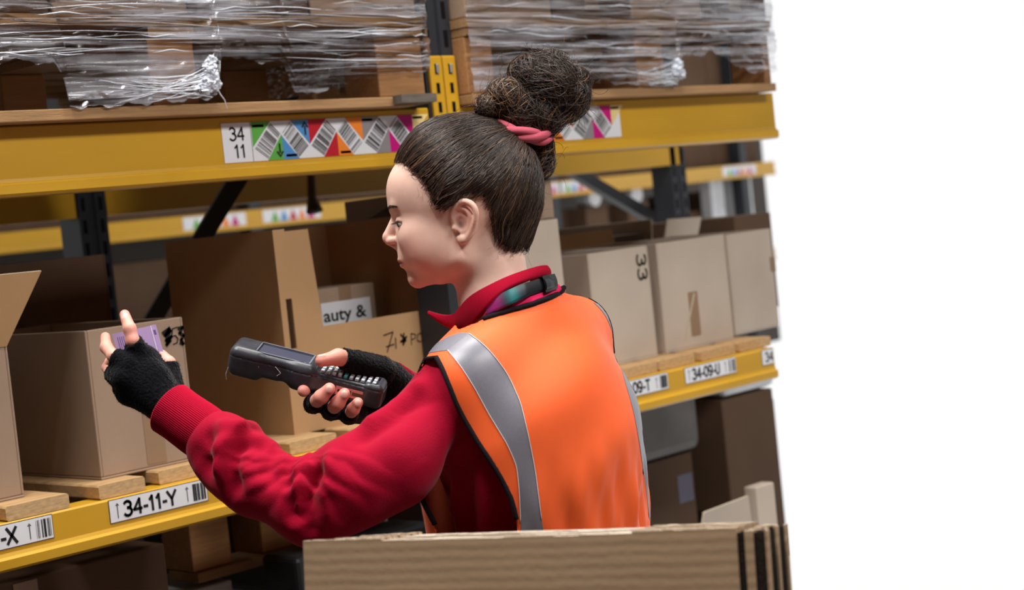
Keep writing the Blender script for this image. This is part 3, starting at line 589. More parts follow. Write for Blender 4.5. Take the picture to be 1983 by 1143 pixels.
def ball(p, c, r): return np.linalg.norm(p - np.asarray(c, float), axis=1) - r
def ell(p, c, r, R=None):
    q = p - np.asarray(c, float)
    if R is not None: q = q @ R
    r = np.asarray(r, float); k0 = np.linalg.norm(q / r, axis=1); k1 = np.linalg.norm(q / (r * r), axis=1) + 1e-9
    return k0 * (k0 - 1) / k1
def chain(p, pts, rs, k):
    d = None
    for i in range(len(pts) - 1):
        e = cone(p, pts[i], pts[i + 1], rs[i], rs[i + 1]); d = e if d is None else smin(d, e, k)
    return d
def rbox(p, c, R, h, r):
    q = np.abs((p - np.asarray(c, float)) @ R) - (np.asarray(h) - r)
    return np.linalg.norm(np.maximum(q, 0), axis=1) + np.minimum(q.max(1), 0) - r
def surfnet(f, lo, hi, h):
    lo = np.asarray(lo, float); n = np.ceil((np.asarray(hi) - lo) / h / 4).astype(int) * 4
    ax = [lo[i] + h * np.arange(n[i]) for i in range(3)]
    cs = [a[1::4] + h * .5 for a in ax]; Cc = np.stack(np.meshgrid(*cs, indexing='ij'), -1).reshape(-1, 3)
    dc = f(Cc).reshape([len(c) for c in cs]); D_ = np.repeat(np.repeat(np.repeat(dc, 4, 0), 4, 1), 4, 2).astype(np.float32)
    act = np.abs(D_) < h * 6.5; idx = np.argwhere(act); P = lo + idx * h
    vals = np.empty(len(P), np.float32)
    for s in range(0, len(P), 400000): vals[s:s + 400000] = f(P[s:s + 400000])
    D_[act] = vals
    sg = D_ < 0; IX = []; PT_ = []
    faces = []; A = [k - 1 for k in D_.shape]
    for d in range(3):
        s0 = [slice(None)] * 3; s1 = [slice(None)] * 3; s0[d] = slice(0, -1); s1[d] = slice(1, None)
        cr = np.argwhere(sg[tuple(s0)] != sg[tuple(s1)])
        a = D_[cr[:, 0], cr[:, 1], cr[:, 2]]; e = np.zeros(3, int); e[d] = 1; c2 = cr + e; b = D_[c2[:, 0], c2[:, 1], c2[:, 2]]
        t = a / (a - b); pt = cr.astype(np.float32); pt[:, d] += t
        u, v = [(1, 2), (2, 0), (0, 1)][d]; cells = []
        for (du, dv) in ((0, 0), (-1, 0), (-1, -1), (0, -1)):
            c = cr.copy(); c[:, u] += du; c[:, v] += dv; cells.append(c)
        ok = np.ones(len(cr), bool)
        for c in cells: ok &= ((c >= 0) & (c < np.array(A))).all(1)
        for c in cells:
            IX.append(np.ravel_multi_index(c[ok].T, A)); PT_.append(pt[ok])
        q = np.stack([np.ravel_multi_index(c[ok].T, A) for c in cells], 1); fl = a[ok] > 0; q[fl] = q[fl][:, ::-1]; faces.append(q)
    Fq = np.concatenate(faces); used, inv = np.unique(Fq, return_inverse=True); Fq = inv.reshape(-1, 4)
    IX = np.searchsorted(used, np.concatenate(IX)); PT_ = np.concatenate(PT_); cn = np.bincount(IX, minlength=len(used)); Vt = lo + h * np.stack([np.bincount(IX, PT_[:, i], len(used)) / cn for i in range(3)], 1)
    for _ in range(2):
        g = grad(f, Vt, h * .4); d0 = f(Vt); Vt = Vt - np.clip(d0, -h, h)[:, None] * g
    return Vt, Fq
def grad(f, P, e):
    g = np.stack([f(P + np.eye(3)[i] * e) - f(P - np.eye(3)[i] * e) for i in range(3)], 1); return g / (np.linalg.norm(g, axis=1, keepdims=True) + 1e-9)
def net(name, Vt, Fq, mats, parent, colors=None, world=False, smooth=True, mi=None):
    Wv = Vt if world else toW(Vt); off = np.array(parent['_o']); me = bpy.data.meshes.new(name)
    me.from_pydata((Wv - off).tolist(), [], [tuple(q) for q in Fq.tolist()] if hasattr(Fq, 'tolist') else Fq)
    for mm in ([mats] if isinstance(mats, str) else mats): me.materials.append(MT[mm])
    me.polygons.foreach_set('use_smooth', [smooth] * len(me.polygons))
    if mi is not None: me.polygons.foreach_set('material_index', mi)
    if colors is not None:
        ca = me.color_attributes.new('col', 'FLOAT_COLOR', 'POINT'); c4 = np.concatenate([colors, np.ones((len(colors), 1))], 1).astype(np.float32); ca.data.foreach_set('color', c4.ravel())
    me.update(); o = bpy.data.objects.new(name, me); COL.objects.link(o); o.parent = parent; o['_o'] = list(off); return o
def smooth01(x): x = np.clip(x, 0, 1); return x * x * (3 - 2 * x)
# materials
mat('skin', (1, 1, 1), .48, spec=.35, attr='col', noise=.06, nscale=60, sss=.12, bump=.05, bscale=500)
mat('red_fleece', sl((158, 3, 40)), .9, spec=.12, noise=.12, nscale=9, bump=.18, bscale=420, sheen=.06)
mat('red_rib', sl((160, 3, 40)), .9, spec=.12, sheen=.06)
mat('pink_lining', sl((226, 40, 96)), .9, spec=.1)
mat('vest_orange', sl((255, 104, 48)), .6, spec=.25, noise=.05, nscale=14, bump=.2, bscale=22, bstretch=(1, 1, .5), sheen=.1)
mat('reflective', sl((122, 120, 130)), .38, spec=.5, noise=.1, nscale=400, bump=.1, bscale=30)
mat('binding', sl((30, 26, 30)), .9, spec=.1, bump=.3, bscale=300)
mat('glove', sl((17, 18, 22)), .97, spec=.06, noise=.4, nscale=160, bump=1., bscale=260, sheen=.15)
mat('hair', sl((62, 48, 42)), .42, spec=.5, attr='col')
mat('hair_base', sl((38, 28, 24)), .8, spec=.1)
mat('hair_tie', sl((206, 96, 112)), .9, spec=.1, noise=.2, nscale=60, nstretch=(1, 1, 6))
mat('eye', (1, 1, 1), .12, spec=.6, attr='col')
mat('strap', (1, 1, 1), .45, spec=.4, attr='col')
mat('trousers', sl((34, 36, 44)), .9, noise=.2, nscale=20)
# frames
PSI = math.radians(40); BL = np.array((-math.sin(PSI), -math.cos(PSI), 0)); BF = np.array((-math.cos(PSI), math.sin(PSI), 0)); BU = np.array((0, 0, 1.))
BO = V(1012, 700, 2.48); RB = np.stack([BL, BF, BU], 1)
def B(l, f, u): return BO + (BL * l + BF * f + BU * u) * .01
feet = toW(np.array([B(0, 0, 0)]))[0]; feet[2] = 0
person = thing('person', feet, 'woman in red sweatshirt and orange vest scanning goods, hair in a bun', 'person')
# ---- head frame
PY_, PP = math.radians(12), math.radians(5)
hf = np.array((-math.cos(PY_), math.sin(PY_), 0)); HL = np.array((-math.sin(PY_), -math.cos(PY_), 0)); HF = hf * math.cos(PP) - BU * math.sin(PP); HU = BU * math.cos(PP) + hf * math.sin(PP)
RHD = np.stack([HF, HL, HU], 1); HO = V(885, 445, 2.425) - HL * .072
def h2v(q): return HO + np.asarray(q, float) @ RHD.T * .01
def v2h(p): return (p - HO) @ RHD * 100
def head_cm(q):
    ay = np.abs(q[:, 1]); s = np.stack([q[:, 0], ay, q[:, 2]], 1)
    d = ell(q, (.3, 0, 5.2), (10.0, 7.5, 8.7)); d = smin(d, ell(q, (4.4, 0, 7.0), (5.7, 6.0, 5.2)), 1.5)
    d = smin(d, ell(q, (5.2, 0, -.4), (5.1, 5.0, 5.2)), 1.6)
    d = smin(d, ell(s, (6.1, 4.1, .2), (3.0, 1.9, 2.4)), 1.8)
    d = smin(d, ell(s, (5.4, 3.1, -2.6), (3.2, 2.5, 3.0)), 1.6)
    d = smin(d, chain(s, [(-.2, 5.2, -1.0), (.3, 5.1, -4.0), (4.2, 3.3, -5.8), (8.1, .6, -6.0)], [1.3, 1.4, 1.3, 1.25], 1.0), 1.6)
    d = smin(d, ell(s, (2.8, 4.4, -1.4), (4.2, 2.1, 4.0)), 2.0)
    d = smin(d, ell(q, (3.8, 0, -3.9), (4.4, 4.1, 2.6)), 1.4)
    d = smin(d, ell(q, (8.25, 0, -5.6), (1.5, 1.75, 1.5)), .9)
    d = smin(d, cone(s, (9.3, .6, 4.9), (8.5, 3.4, 5.1), .95, .8), 1.0)
    d = smax(d, -ell(s, (10.4, 3.3, 2.75), (1.7, 1.6, 1.05)), 1.1)           # eye hollow
    n = cone(q, (9.2, 0, 4.2), (11.35, 0, 1.1), .72, .85); n = smin(n, ball(q, (11.55, 0, .72), .82), .5)
    n = smin(n, ell(s, (10.95, .82, .28), (.85, .58, .6)), .35); n = smin(n, cone(q, (11.5, 0, .15), (10.4, 0, -.75), .5, .5), .3)
    n = smax(n, -ell(s, (11.15, .48, -.28), (.45, .24, .3)), .15)
    d = smin(d, n, .55)
    d = smin(d, ell(q, (8.9, 0, -2.6), (1.65, 2.5, 2.0)), 1.0)              # muzzle
    lp = np.stack([q[:, 0] + .11 * q[:, 1] ** 2, ay, q[:, 2]], 1)
    up = ell(lp, (10.15, 0, -2.72), (.62, 2.3, .42)); dw = ell(lp, (9.95, 0, -3.55), (.62, 2.1, .46))
    d = smin(d, up, .25); d = smin(d, dw, .25)
    d = smax(d, -ell(lp, (10.75, 0, -3.12), (.60, 2.7, .09)), .12)
    e = ball(s, (7.95, 3.2, 2.55), 1.42); d = smin(d, e, .25)               # lids
    d = smax(d, -ell(s, (9.0, 3.75, 2.36), (1.25, 1.45, .40)), .1)
    return d
hel = [(.3, 7.15, .9), (.2, 7.45, 2.3), (-.5, 7.8, 3.2), (-1.7, 8.15, 3.75), (-2.85, 8.45, 3.2), (-3.3, 8.5, 2.1), (-3.0, 8.3, .9), (-2.2, 7.9, -.3), (-1.3, 7.6, -1.3), (-.5, 7.4, -1.75), (-.05, 7.2, -1.2)]
anti = [(-.9, 7.75, 3.0), (-1.9, 7.95, 2.5), (-2.35, 8.0, 1.5), (-2.0, 7.8, .4), (-1.4, 7.6, -.35)]
def cr(P, n):
    P = np.array(P, float); P = np.concatenate([[2 * P[0] - P[1]], P, [2 * P[-1] - P[-2]]]); o = []
    for i in range(1, len(P) - 2):
        for t in np.arange(n) / n: o.append(.5 * (2 * P[i] + (P[i + 1] - P[i - 1]) * t + (2 * P[i - 1] - 5 * P[i] + 4 * P[i + 1] - P[i + 2]) * t ** 2 + (3 * P[i] - P[i - 1] - 3 * P[i + 1] + P[i + 2]) * t ** 3))
    return np.array(o + [P[-2]])
HELS = cr(np.c_[hel, [.3, .36, .4, .42, .44, .42, .4, .42, .5, .5, .4]], 3); ANTS = cr(np.c_[anti, [.3, .36, .38, .36, .34]], 3)
def ear_cm(q0):
    out = np.full(len(q0), 6.); k = (q0[:, 1] > 4.5) & (np.abs(q0[:, 0] + 1.5) < 5.5) & (np.abs(q0[:, 2] - 1.2) < 6)
    if not k.any(): return out
    q = q0[k].copy(); q[:, 1] = q[:, 1] + .25
    d = ell(q, (-1.5, 7.55, 1.2), (1.75, .35, 2.6)); d = smin(d, chain(q, HELS[:, :3], HELS[:, 3], .12), .3)
    d = smin(d, chain(q, ANTS[:, :3], ANTS[:, 3], .12), .25); d = smin(d, ball(q, (.3, 7.4, .25), .42), .35); d = smin(d, ball(q, (-.55, 7.45, -1.4), .55), .3)
    d = smax(d, -ell(q, (-.75, 8.1, .75), (.8, .95, 1.05)), .3)
    d = smin(d, ell(q, (-1.3, 7.0, .9), (1.2, .7, 2.0)), .4); out[k] = d
    return out
NB = B(1.5, 1.5, 2); NT = h2v((-2.6, 0, -1.5))
def skin_head(p):
    q = v2h(p); d = head_cm(q); d = smin(d, ear_cm(q), .35) * .01
    n = chain(p, [h2v((-2.6, 0, 1.0)), h2v((-2.3, 0, -4.5)), NB], [.056, .050, .062], .02)
    return smin(d, n, .022)
import time; T0 = time.time()
corn = h2v(np.array([[a, b, c] for a in (-10.5, 13.2) for b in (-8.8, 9.2) for c in (-12.5, 14.5)]))
hv, hq = surfnet(skin_head, corn.min(0) - .004, corn.max(0) + .004, .0021)
hq = hq[(hv[hq].mean(1)[:, 2] > B(0, 0, 3.5)[2])]
def head_colors(P):
    q = v2h(P); ay = np.abs(q[:, 1]); base = np.array(sl((240, 198, 180))); C = np.tile(base, (len(P), 1))
    def blend(mask, col): nonlocal C; C = C * (1 - mask[:, None]) + np.array(sl(col)) * mask[:, None]
    g = lambda c, r: np.exp(-(((q - np.array(c)) / np.array(r)) ** 2).sum(1))
    gs = lambda c, r: np.exp(-(((np.stack([q[:, 0], ay, q[:, 2]], 1) - np.array(c)) / np.array(r)) ** 2).sum(1))
    blend(.55 * g((11.8, 0, .5), (1.3, 1.5, 1.0)), (222, 130, 122)); blend(.35 * gs((7.5, 4.8, -.8), (2.4, 2.5, 1.8)), (226, 146, 128)); blend(.3 * g((8.5, 0, -6), (2.5, 3, 1.6)), (226, 150, 132))
    lipz = q[:, 2] + 3.12; lip = smooth01((.62 - np.abs(lipz) + .0) / .25) * smooth01((q[:, 0] - (9.8 - .11 * q[:, 1] ** 2)) / .3) * smooth01((2.35 - ay) / .5)
    blend(.75 * lip, (186, 98, 92)); blend(.9 * np.exp(-((lipz) / .09) ** 2) * smooth01((2.4 - ay) / .3) * smooth01((q[:, 0] - 9.0) / .4), (96, 44, 40))  # lip colour, then the shade between the lips painted as a dark line
    blend(.5 * gs((-1.5, 8.0, 1.5), (1.8, 1.2, 2.6)), (232, 150, 132)); blend(.85 * gs((-.75, 7.1, .75), (.55, .55, .7)), (90, 40, 34))  # reddish ear, with the shade of its hollow put into the colour
    browz = 4.75 + .30 * np.sin(np.clip((ay - .9) / 4.0, 0, 1) * math.pi * .8); brow = smooth01(1 - np.abs(q[:, 2] - browz) / (.46 - .05 * ay)) * smooth01((ay - .9) / .5) * smooth01((5.2 - ay) / .9) * smooth01((q[:, 0] - 5) / 1)
    nz = .75 + .25 * np.sin(q[:, 1] * 37 + q[:, 2] * 23); blend(np.clip(.85 * brow * nz, 0, 1), (70, 48, 40))
    blend(.4 * gs((9.0, 3.5, 3.25), (1.3, 1.4, .35)), (186, 124, 112)); blend(.85 * gs((8.9, 3.7, 2.72), (1.0, 1.3, .12)), (52, 34, 30)); blend(.3 * gs((9.0, 3.5, 1.7), (1.2, 1.3, .4)), (206, 150, 140))
    # stubble shade at the hairline
    return C
hcol = head_colors(hv)
eyes = []
for sy in (1, -1):
    m = MB(); c = np.array((7.95, 3.2 * sy, 2.55)); nu, nv = 28, 20; look = nrm((.86, .22 * sy, -.22)); cols = []
    a1 = nrm(np.cross(look, (0, 0, 1))); a2 = np.cross(look, a1); G = np.zeros((nu, nv, 3))
    for i in range(nu):
        for j in range(nv):
            th = math.pi * j / (nv - 1); ph = 2 * math.pi * i / nu; G[i, j] = c + 1.29 * (look * math.cos(th) + (a1 * math.cos(ph) + a2 * math.sin(ph)) * math.sin(th))
            cols.append(sl((12, 10, 10)) if th < .28 else sl((62, 40, 28)) if th < .60 else sl((226, 214, 208)))
    m.grid(h2v(G.reshape(-1, 3)).reshape(nu, nv, 3), close_u=True); o = net('eye', np.array(m.v), m.f, 'eye', person, np.array(cols))
rngb = np.random.RandomState(5)
def face_hair(name, pts, dirs, L_, r, col):
    Vs = []; Fs = []
    for p, d in zip(pts, dirs):
        u = nrm(np.cross(d, rngb.randn(3))); w2 = np.cross(nrm(d), u); e = p + nrm(d) * L_ * (.7 + .6 * rngb.rand()); md = (p + e) / 2 + u * L_ * .06; b0 = len(Vs)
        for c_, rr_ in ((p, r), (md, r * .8), (e, r * .15)):
            for a_ in (0, 2.094, 4.189): Vs.append(c_ + (u * math.cos(a_) + w2 * math.sin(a_)) * rr_)
        for i in (0, 3):
            for k_ in range(3): Fs.append((b0 + i + k_, b0 + i + (k_ + 1) % 3, b0 + i + 3 + (k_ + 1) % 3, b0 + i + 3 + k_))
    return net(name, h2v(np.array(Vs)), Fs, name, person)
mat('eyebrow', sl((50, 36, 30)), .6); mat('eyelashes', sl((24, 18, 18)), .6)
def onhead(q, off=.02):
    for _ in range(6): q = q - (head_cm(q) - off)[:, None] * grad(head_cm, q, .05)
    return q
for sy in (1, -1):
    n_ = 220; t_ = rngb.rand(n_); ly = .9 + 4.0 * t_; bz = 4.62 + .55 * np.sin(np.clip(t_, 0, 1) * math.pi * .75) + (rngb.rand(n_) - .5) * (.62 - .4 * t_)
    q_ = onhead(np.stack([10.6 - 1.9 * t_ ** 2, ly * sy, bz], 1)); face_hair('eyebrow', q_, np.stack([-.35 - .4 * t_ + .1 * rngb.randn(n_), sy * (.75 + .1 * rngb.randn(n_)), .42 - .75 * t_ + .15 * rngb.randn(n_)], 1), .55, .026, None)
    n_ = 46; t_ = rngb.rand(n_); a_ = -.35 + 1.55 * t_; q_ = np.stack([7.95 + 1.42 * np.cos(a_), (3.2 + 1.42 * np.sin(a_)) * sy, 2.78 - .25 * (t_ - .4) ** 2 + .02 * rngb.randn(n_)], 1)
    face_hair('eyelashes', q_, np.stack([np.cos(a_), np.sin(a_) * sy, -.30 + .15 * rngb.randn(n_)], 1), .62, .028, None)
# ---- hands: skin in the body mesh, gloves as clothing
def cmpx(v): return v * .01
LH = dict(wr=V(330, 790, 2.425), im=V(287, 697, 2.445), mm=V(258, 708, 2.43), rm=V(241, 733, 2.42), pm=V(250, 762, 2.43))
ixf = [V(275, 690, 2.437), V(257, 661, 2.425), V(251, 637, 2.428), V(241.5, 610, 2.445)]
mdf = [V(246, 705, 2.42), V(220, 690, 2.425), V(206, 673, 2.45), V(204, 653, 2.475)]
rgf = [V(236, 732, 2.415), V(214, 722, 2.43), V(209, 712, 2.465), V(212, 700, 2.49)]
pkf = [V(246, 762, 2.43), V(232, 752, 2.46), V(226, 740, 2.49)]
thf = [V(333, 745, 2.455), V(326, 704, 2.462), V(313, 689, 2.468)]
def skin_lh(p):
    d = chain(p, ixf, [.0098, .0096, .0092, .0075], .004); d = np.minimum(d, chain(p, mdf, [.0095, .0092, .0088, .0072], .004))
    d = np.minimum(d, chain(p, rgf, [.009, .0088, .0084, .007], .004)); d = np.minimum(d, chain(p, pkf, [.008, .0078, .007], .004)); d = np.minimum(d, chain(p, thf, [.0115, .0105, .0088], .004))
    for a in (LH['im'], LH['mm'], LH['rm'], LH['pm']): d = smin(d, cone(p, LH['wr'], a, .018, .010), .012)
    d = smin(d, cone(p, LH['wr'], thf[0], .018, .013), .012); d = smin(d, cone(p, V(400, 850, 2.39), LH['wr'], .024, .023), .012)
    nail = ell(p, ixf[3] + np.array((.0, -.0056, -.001)), (.0056, .0026, .0068)); return smin(d, nail, .001)
def fuzz(p, a=.0002): return a * (np.sin(p[:, 0] * 900 + np.sin(p[:, 2] * 700) * 2) + np.sin(p[:, 2] * 1100 + np.sin(p[:, 1] * 800) * 2))
def glove_lh(p):
    t = .0028
    d = cone(p, ixf[0], ixf[1], .0115 + t, .0108 + t)
    d = smin(d, cone(p, mdf[0], mdf[1], .0110 + t, .0104 + t), .006); d = smin(d, cone(p, rgf[0], rgf[1], .0105 + t, .0098 + t), .006)
    d = smin(d, cone(p, pkf[0], pkf[1], .0095 + t, .0090 + t), .006); d = smin(d, cone(p, thf[0], thf[1], .0140 + t, .0118 + t), .010)
    for a, r in ((LH['im'], .014), (LH['mm'], .0145), (LH['rm'], .014), (LH['pm'], .0125)): d = smin(d, cone(p, LH['wr'], a, .0215, r + t), .016)
    d = smin(d, cone(p, V(345, 805, 2.42), LH['wr'], .0255, .0235), .012); d = smin(d, ell(p, V(290, 745, 2.425), (.030, .016, .033)), .012)
    for a, b in ((ixf[0], ixf[1]), (mdf[0], mdf[1]), (rgf[0], rgf[1]), (pkf[0], pkf[1]), (thf[0], thf[1])):     # open ends of the fingers
        ax = nrm(b - a); pl_ = (p - b) @ ax; near = np.linalg.norm(p - b, axis=1) - .019
        d = np.maximum(d, -np.maximum(-pl_, near))
    return d + fuzz(p)
# right hand round the scanner
SD = 2.60
rth = [V(735, 722, 2.63), V(690, 700, 2.605), V(655, 692, 2.585), V(622, 699, 2.572)]
rfi = {'index': ([V(640, 742, 2.66), V(600, 752, 2.625), V(588, 757, 2.585)], [.0105, .0105, .0095]),
       'middle': ([V(655, 770, 2.66), V(606, 783, 2.60), V(622, 769, 2.553), V(638, 753, 2.548)], [.0108, .0112, .0108, .0090]),
       'ring': ([V(680, 790, 2.66), V(640, 796, 2.60), V(654, 781, 2.555), V(667, 763, 2.550)], [.0106, .0108, .0105, .0088]),
       'pinky': ([V(700, 795, 2.66), V(676, 804, 2.605), V(684, 793, 2.565), V(693, 780, 2.560)], [.0096, .0098, .0095, .0080])}
RWR = V(752, 742, 2.66)
def skin_rh(p):
    d = chain(p, rth, [.0155, .0135, .0122, .0092], .006)
    for pts, rs in rfi.values(): d = np.minimum(d, chain(p, pts, rs, .004)); d = np.minimum(d, cone(p, RWR, pts[0], .022, .012))
    d = smin(d, cone(p, RWR, V(830, 790, 2.72), .025, .032), .01)
    for k, o in (('middle', (.000, -.0072, -.0005)), ('ring', (.000, -.0071, -.0005)), ('pinky', (.000, -.0064, -.0005)), ('index', (-.001, -.0076, .000))):
        d = smin(d, ell(p, rfi[k][0][-1] + np.array(o), (.0056, .0026, .0064)), .001)
    d = smin(d, ell(p, rth[3] + np.array((.001, -.001, .0072)), (.0072, .006, .0026)), .001)
    return d
def glove_rh(p):
    t = .003
    d = smin(cone(p, rth[0], rth[1] * .25 + rth[2] * .75, .0235, .0165), cone(p, V(735, 722, 2.64), V(690, 704, 2.63), .026, .021), .01)
    for k, s in (('index', .7), ('middle', .97), ('ring', .97), ('pinky', .97)):
        a, b = rfi[k][0][0], rfi[k][0][1]; e = a + (b - a) * s; d = smin(d, cone(p, a, e, .013 + t, .0118 + t), .006)
        d = smin(d, cone(p, RWR, a, .026, .015 + t), .016)
    d = smin(d, cone(p, RWR, V(775, 752, 2.675), .029, .031), .01); d = smin(d, ell(p, V(705, 735, 2.655), (.04, .016, .036)), .012)
    b = rth[1] * .25 + rth[2] * .75; ax = nrm(b - rth[1]); pl_ = (p - b) @ ax; near = np.linalg.norm(p - b, axis=1) - .021; d = np.maximum(d, -np.maximum(-pl_, near))
    for k in ('middle', 'ring', 'pinky'):
        a, b = rfi[k][0][1], rfi[k][0][2]; b2 = a + (b - a) * .30; d = smin(d, cone(p, a, b2, .0118 + t, .0112 + t), .003)
    return d + fuzz(p, .0003)
def bounds(pts, r): a = np.array(pts); return a.min(0) - r, a.max(0) + r
lo, hi = bounds(ixf + mdf + rgf + pkf + thf + [LH['wr'], V(400, 850, 2.39)], .034); lv, lq = surfnet(skin_lh, lo, hi, .0021)
lo, hi = bounds(rth + sum([v[0] for v in rfi.values()], []) + [RWR, V(830, 790, 2.72)], .034); rv, rq = surfnet(skin_rh, lo, hi, .0021)
def hand_colors(P, tips, nails):
    C = np.tile(np.array(sl((222, 160, 142))), (len(P), 1))
    for t in tips:
        w_ = np.exp(-((np.linalg.norm(P - t, axis=1)) / .016) ** 2) * .5; C = C * (1 - w_[:, None]) + np.array(sl((214, 120, 112))) * w_[:, None]
    for c in nails:
        w_ = smooth01((.0068 - np.linalg.norm(P - c, axis=1)) / .002) * .7; C = C * (1 - w_[:, None]) + np.array(sl((236, 196, 186))) * w_[:, None]
    return C
lc = hand_colors(lv, [ixf[3], mdf[3], thf[2], ixf[1]], [ixf[3] + np.array((0, -.008, -.001))])
rc = hand_colors(rv, [rth[3]] + [v[0][-1] for v in rfi.values()] + [v[0][-2] for v in rfi.values()], [rfi['middle'][0][-1] + np.array((0, -.0092, 0)), rfi['ring'][0][-1] + np.array((0, -.0090, 0)), rfi['pinky'][0][-1] + np.array((0, -.0084, 0)), rth[3] + np.array((.001, -.001, .0092))])
# hidden torso and limbs of the body, so that head, arms and hands are one figure
LSH, LEL = V(895, 775, 2.42), V(608, 980, 2.31); RSH, REL = B(-16.5, 1, 1), V(965, 865, 2.80)
def core(p):
    d = ell(p, B(0, 1, -14), (.1, .1, .1)) * 0 + 9
    q = (p - BO) @ RB * 100
    d = ell(q, (0, 1, -12), (13.5, 9.5, 18)); d = smin(d, ell(q, (0, 1, -38), (13, 9.5, 20)), 4); d = smin(d, cone(q, (-11, 0, -1), (11, 0, -3), 4.0, 4.0), 3) * .01
    d = smin(d, cone(p, NB, B(0, 0, -4), .05, .08), .02)
    d = smin(d, chain(p, [LSH, LEL, V(400, 850, 2.39)], [.026, .022, .022], .02), .015); d = smin(d, chain(p, [RSH, REL, V(800, 775, 2.70)], [.030, .026, .024], .02), .02)
    for s in (-1, 1): d = smin(d, chain(p, [B(8 * s, 0, -52), B(9 * s, 1, -88), B(10 * s, 0, -126)], [.085, .055, .038], .03), .03)
    return d
lo, hi = bounds([LSH, LEL, RSH, REL, V(400, 850, 2.39), B(0, 0, 12), B(20, 15, -132), B(-20, -15, -132), B(-20, 15, 0), B(20, -15, 0)], .05)
cv, cq = surfnet(core, lo, hi, .014)
cc = np.tile(np.array(sl((226, 172, 152))), (len(cv), 1))
BVt = np.concatenate([hv, lv, rv, cv]); o1, o2, o3 = len(hv), len(hv) + len(lv), len(hv) + len(lv) + len(rv)
print('skin', time.time() - T0)
net('body', BVt, np.concatenate([hq, lq + o1, rq + o2, cq + o3]), 'skin', person, np.concatenate([hcol, lc, rc, cc]))
for f, pts, lbl in ((glove_lh, ixf[:2] + mdf[:2] + rgf[:2] + pkf[:2] + thf[:2] + [LH['wr'], V(345, 805, 2.42)], 'left'), (glove_rh, rth[:3] + sum([v[0][:3] for v in rfi.values()], []) + [RWR, V(775, 752, 2.675)], 'right')):
    lo, hi = bounds(pts, .036); a, b = surfnet(f, lo, hi, .0026); g = net('glove', a, b, 'glove', person)
    # short pile on the fleece
    rng = np.random.RandomState(3); nn = grad(f, a, .001); ii = rng.randint(0, len(a), 5000); m = MB(); P = a[ii]; N_ = nn[ii] + .7 * rng.randn(len(ii), 3); N_ /= np.linalg.norm(N_, axis=1, keepdims=True); L_ = .0012 + .0022 * rng.rand(len(ii)); s_ = np.cross(N_, rng.randn(len(ii), 3)); s_ /= np.linalg.norm(s_, axis=1, keepdims=True); s_ *= .00028
    pv = np.stack([P - s_, P + s_, P + N_ * L_[:, None]], 1).reshape(-1, 3); pile = net('pile', pv, np.arange(len(pv)).reshape(-1, 3), 'glove', g, smooth=False); pile['kind'] = 'stuff'
print('skin+gloves', time.time() - T0, len(BVt))
# ---- sweatshirt
LARM = [V(868, 782, 2.405), V(757, 898, 2.325), V(678, 938, 2.315), V(606, 980, 2.31), V(500, 930, 2.345), V(455, 892, 2.368), V(424, 861, 2.385)]; LRAD = [.060, .0575, .057, .050, .0440, .0475, .0465]
RARM = [B(-11.5, 2, -1), REL, V(830, 792, 2.73), V(772, 755, 2.68)]; RRAD = [.06, .055, .045, .036]
def torso_cm(q, g):
    d = ell(q, (0, .6, -12), (16.3 + g, 11.6 + g, 20)); d = smin(d, ell(q, (0, .6, -38), (16 + g, 11.8 + g, 22)), 4); d = smin(d, cone(q, (-13, .5, 1.2), (13, .5, -2), 5.4 + g, 5.6 + g), 4)
    d = smin(d, cone(q, (1, -.5, 5.5), (-9, 0, 2.5), 5.2 + g, 4.8 + g), 3); d = smin(d, cone(q, (1, -.5, 5.0), (10, 0, 0), 5.4 + g, 5 + g), 3); return d
def sweat(p):
    q = (p - BO) @ RB * 100; d = torso_cm(q, 0) * .01
    d = smin(d, chain(p, LARM, LRAD, .03), .035); d = smin(d, chain(p, RARM, RRAD, .03), .03)
    return d
lo, hi = bounds(LARM + RARM + [B(0, 0, 12), B(14, 10, -62), B(-14, -10, -62), B(-14, 10, 0), B(14, -10, 0)], .085)
sv, sq = surfnet(sweat, lo, hi, .0040)
def arm_coords(P, pts):
    best = np.full(len(P), 9.); S_ = np.zeros(len(P)); C1 = np.zeros(len(P)); C2 = np.zeros(len(P)); acc = 0
    for a, b in zip(pts[:-1], pts[1:]):
        ab = b - a; L_ = np.linalg.norm(ab); t = np.clip((P - a) @ ab / L_ ** 2, 0, 1); r = P - a - t[:, None] * ab; d = np.linalg.norm(r, axis=1); k = d < best
        e1 = np.array((0, -1., 0)); e1 = e1 - ab * (e1 @ ab) / L_ ** 2; e1 = nrm(e1); e2 = np.cross(e1, ab / L_)
        if e2[2] < 0: e2 = -e2
        best[k] = d[k]; S_[k] = acc + t[k] * L_; C1[k] = (r @ e1)[k]; C2[k] = (r @ e2)[k]; acc += L_
    return best, S_, np.arctan2(C2, C1), acc
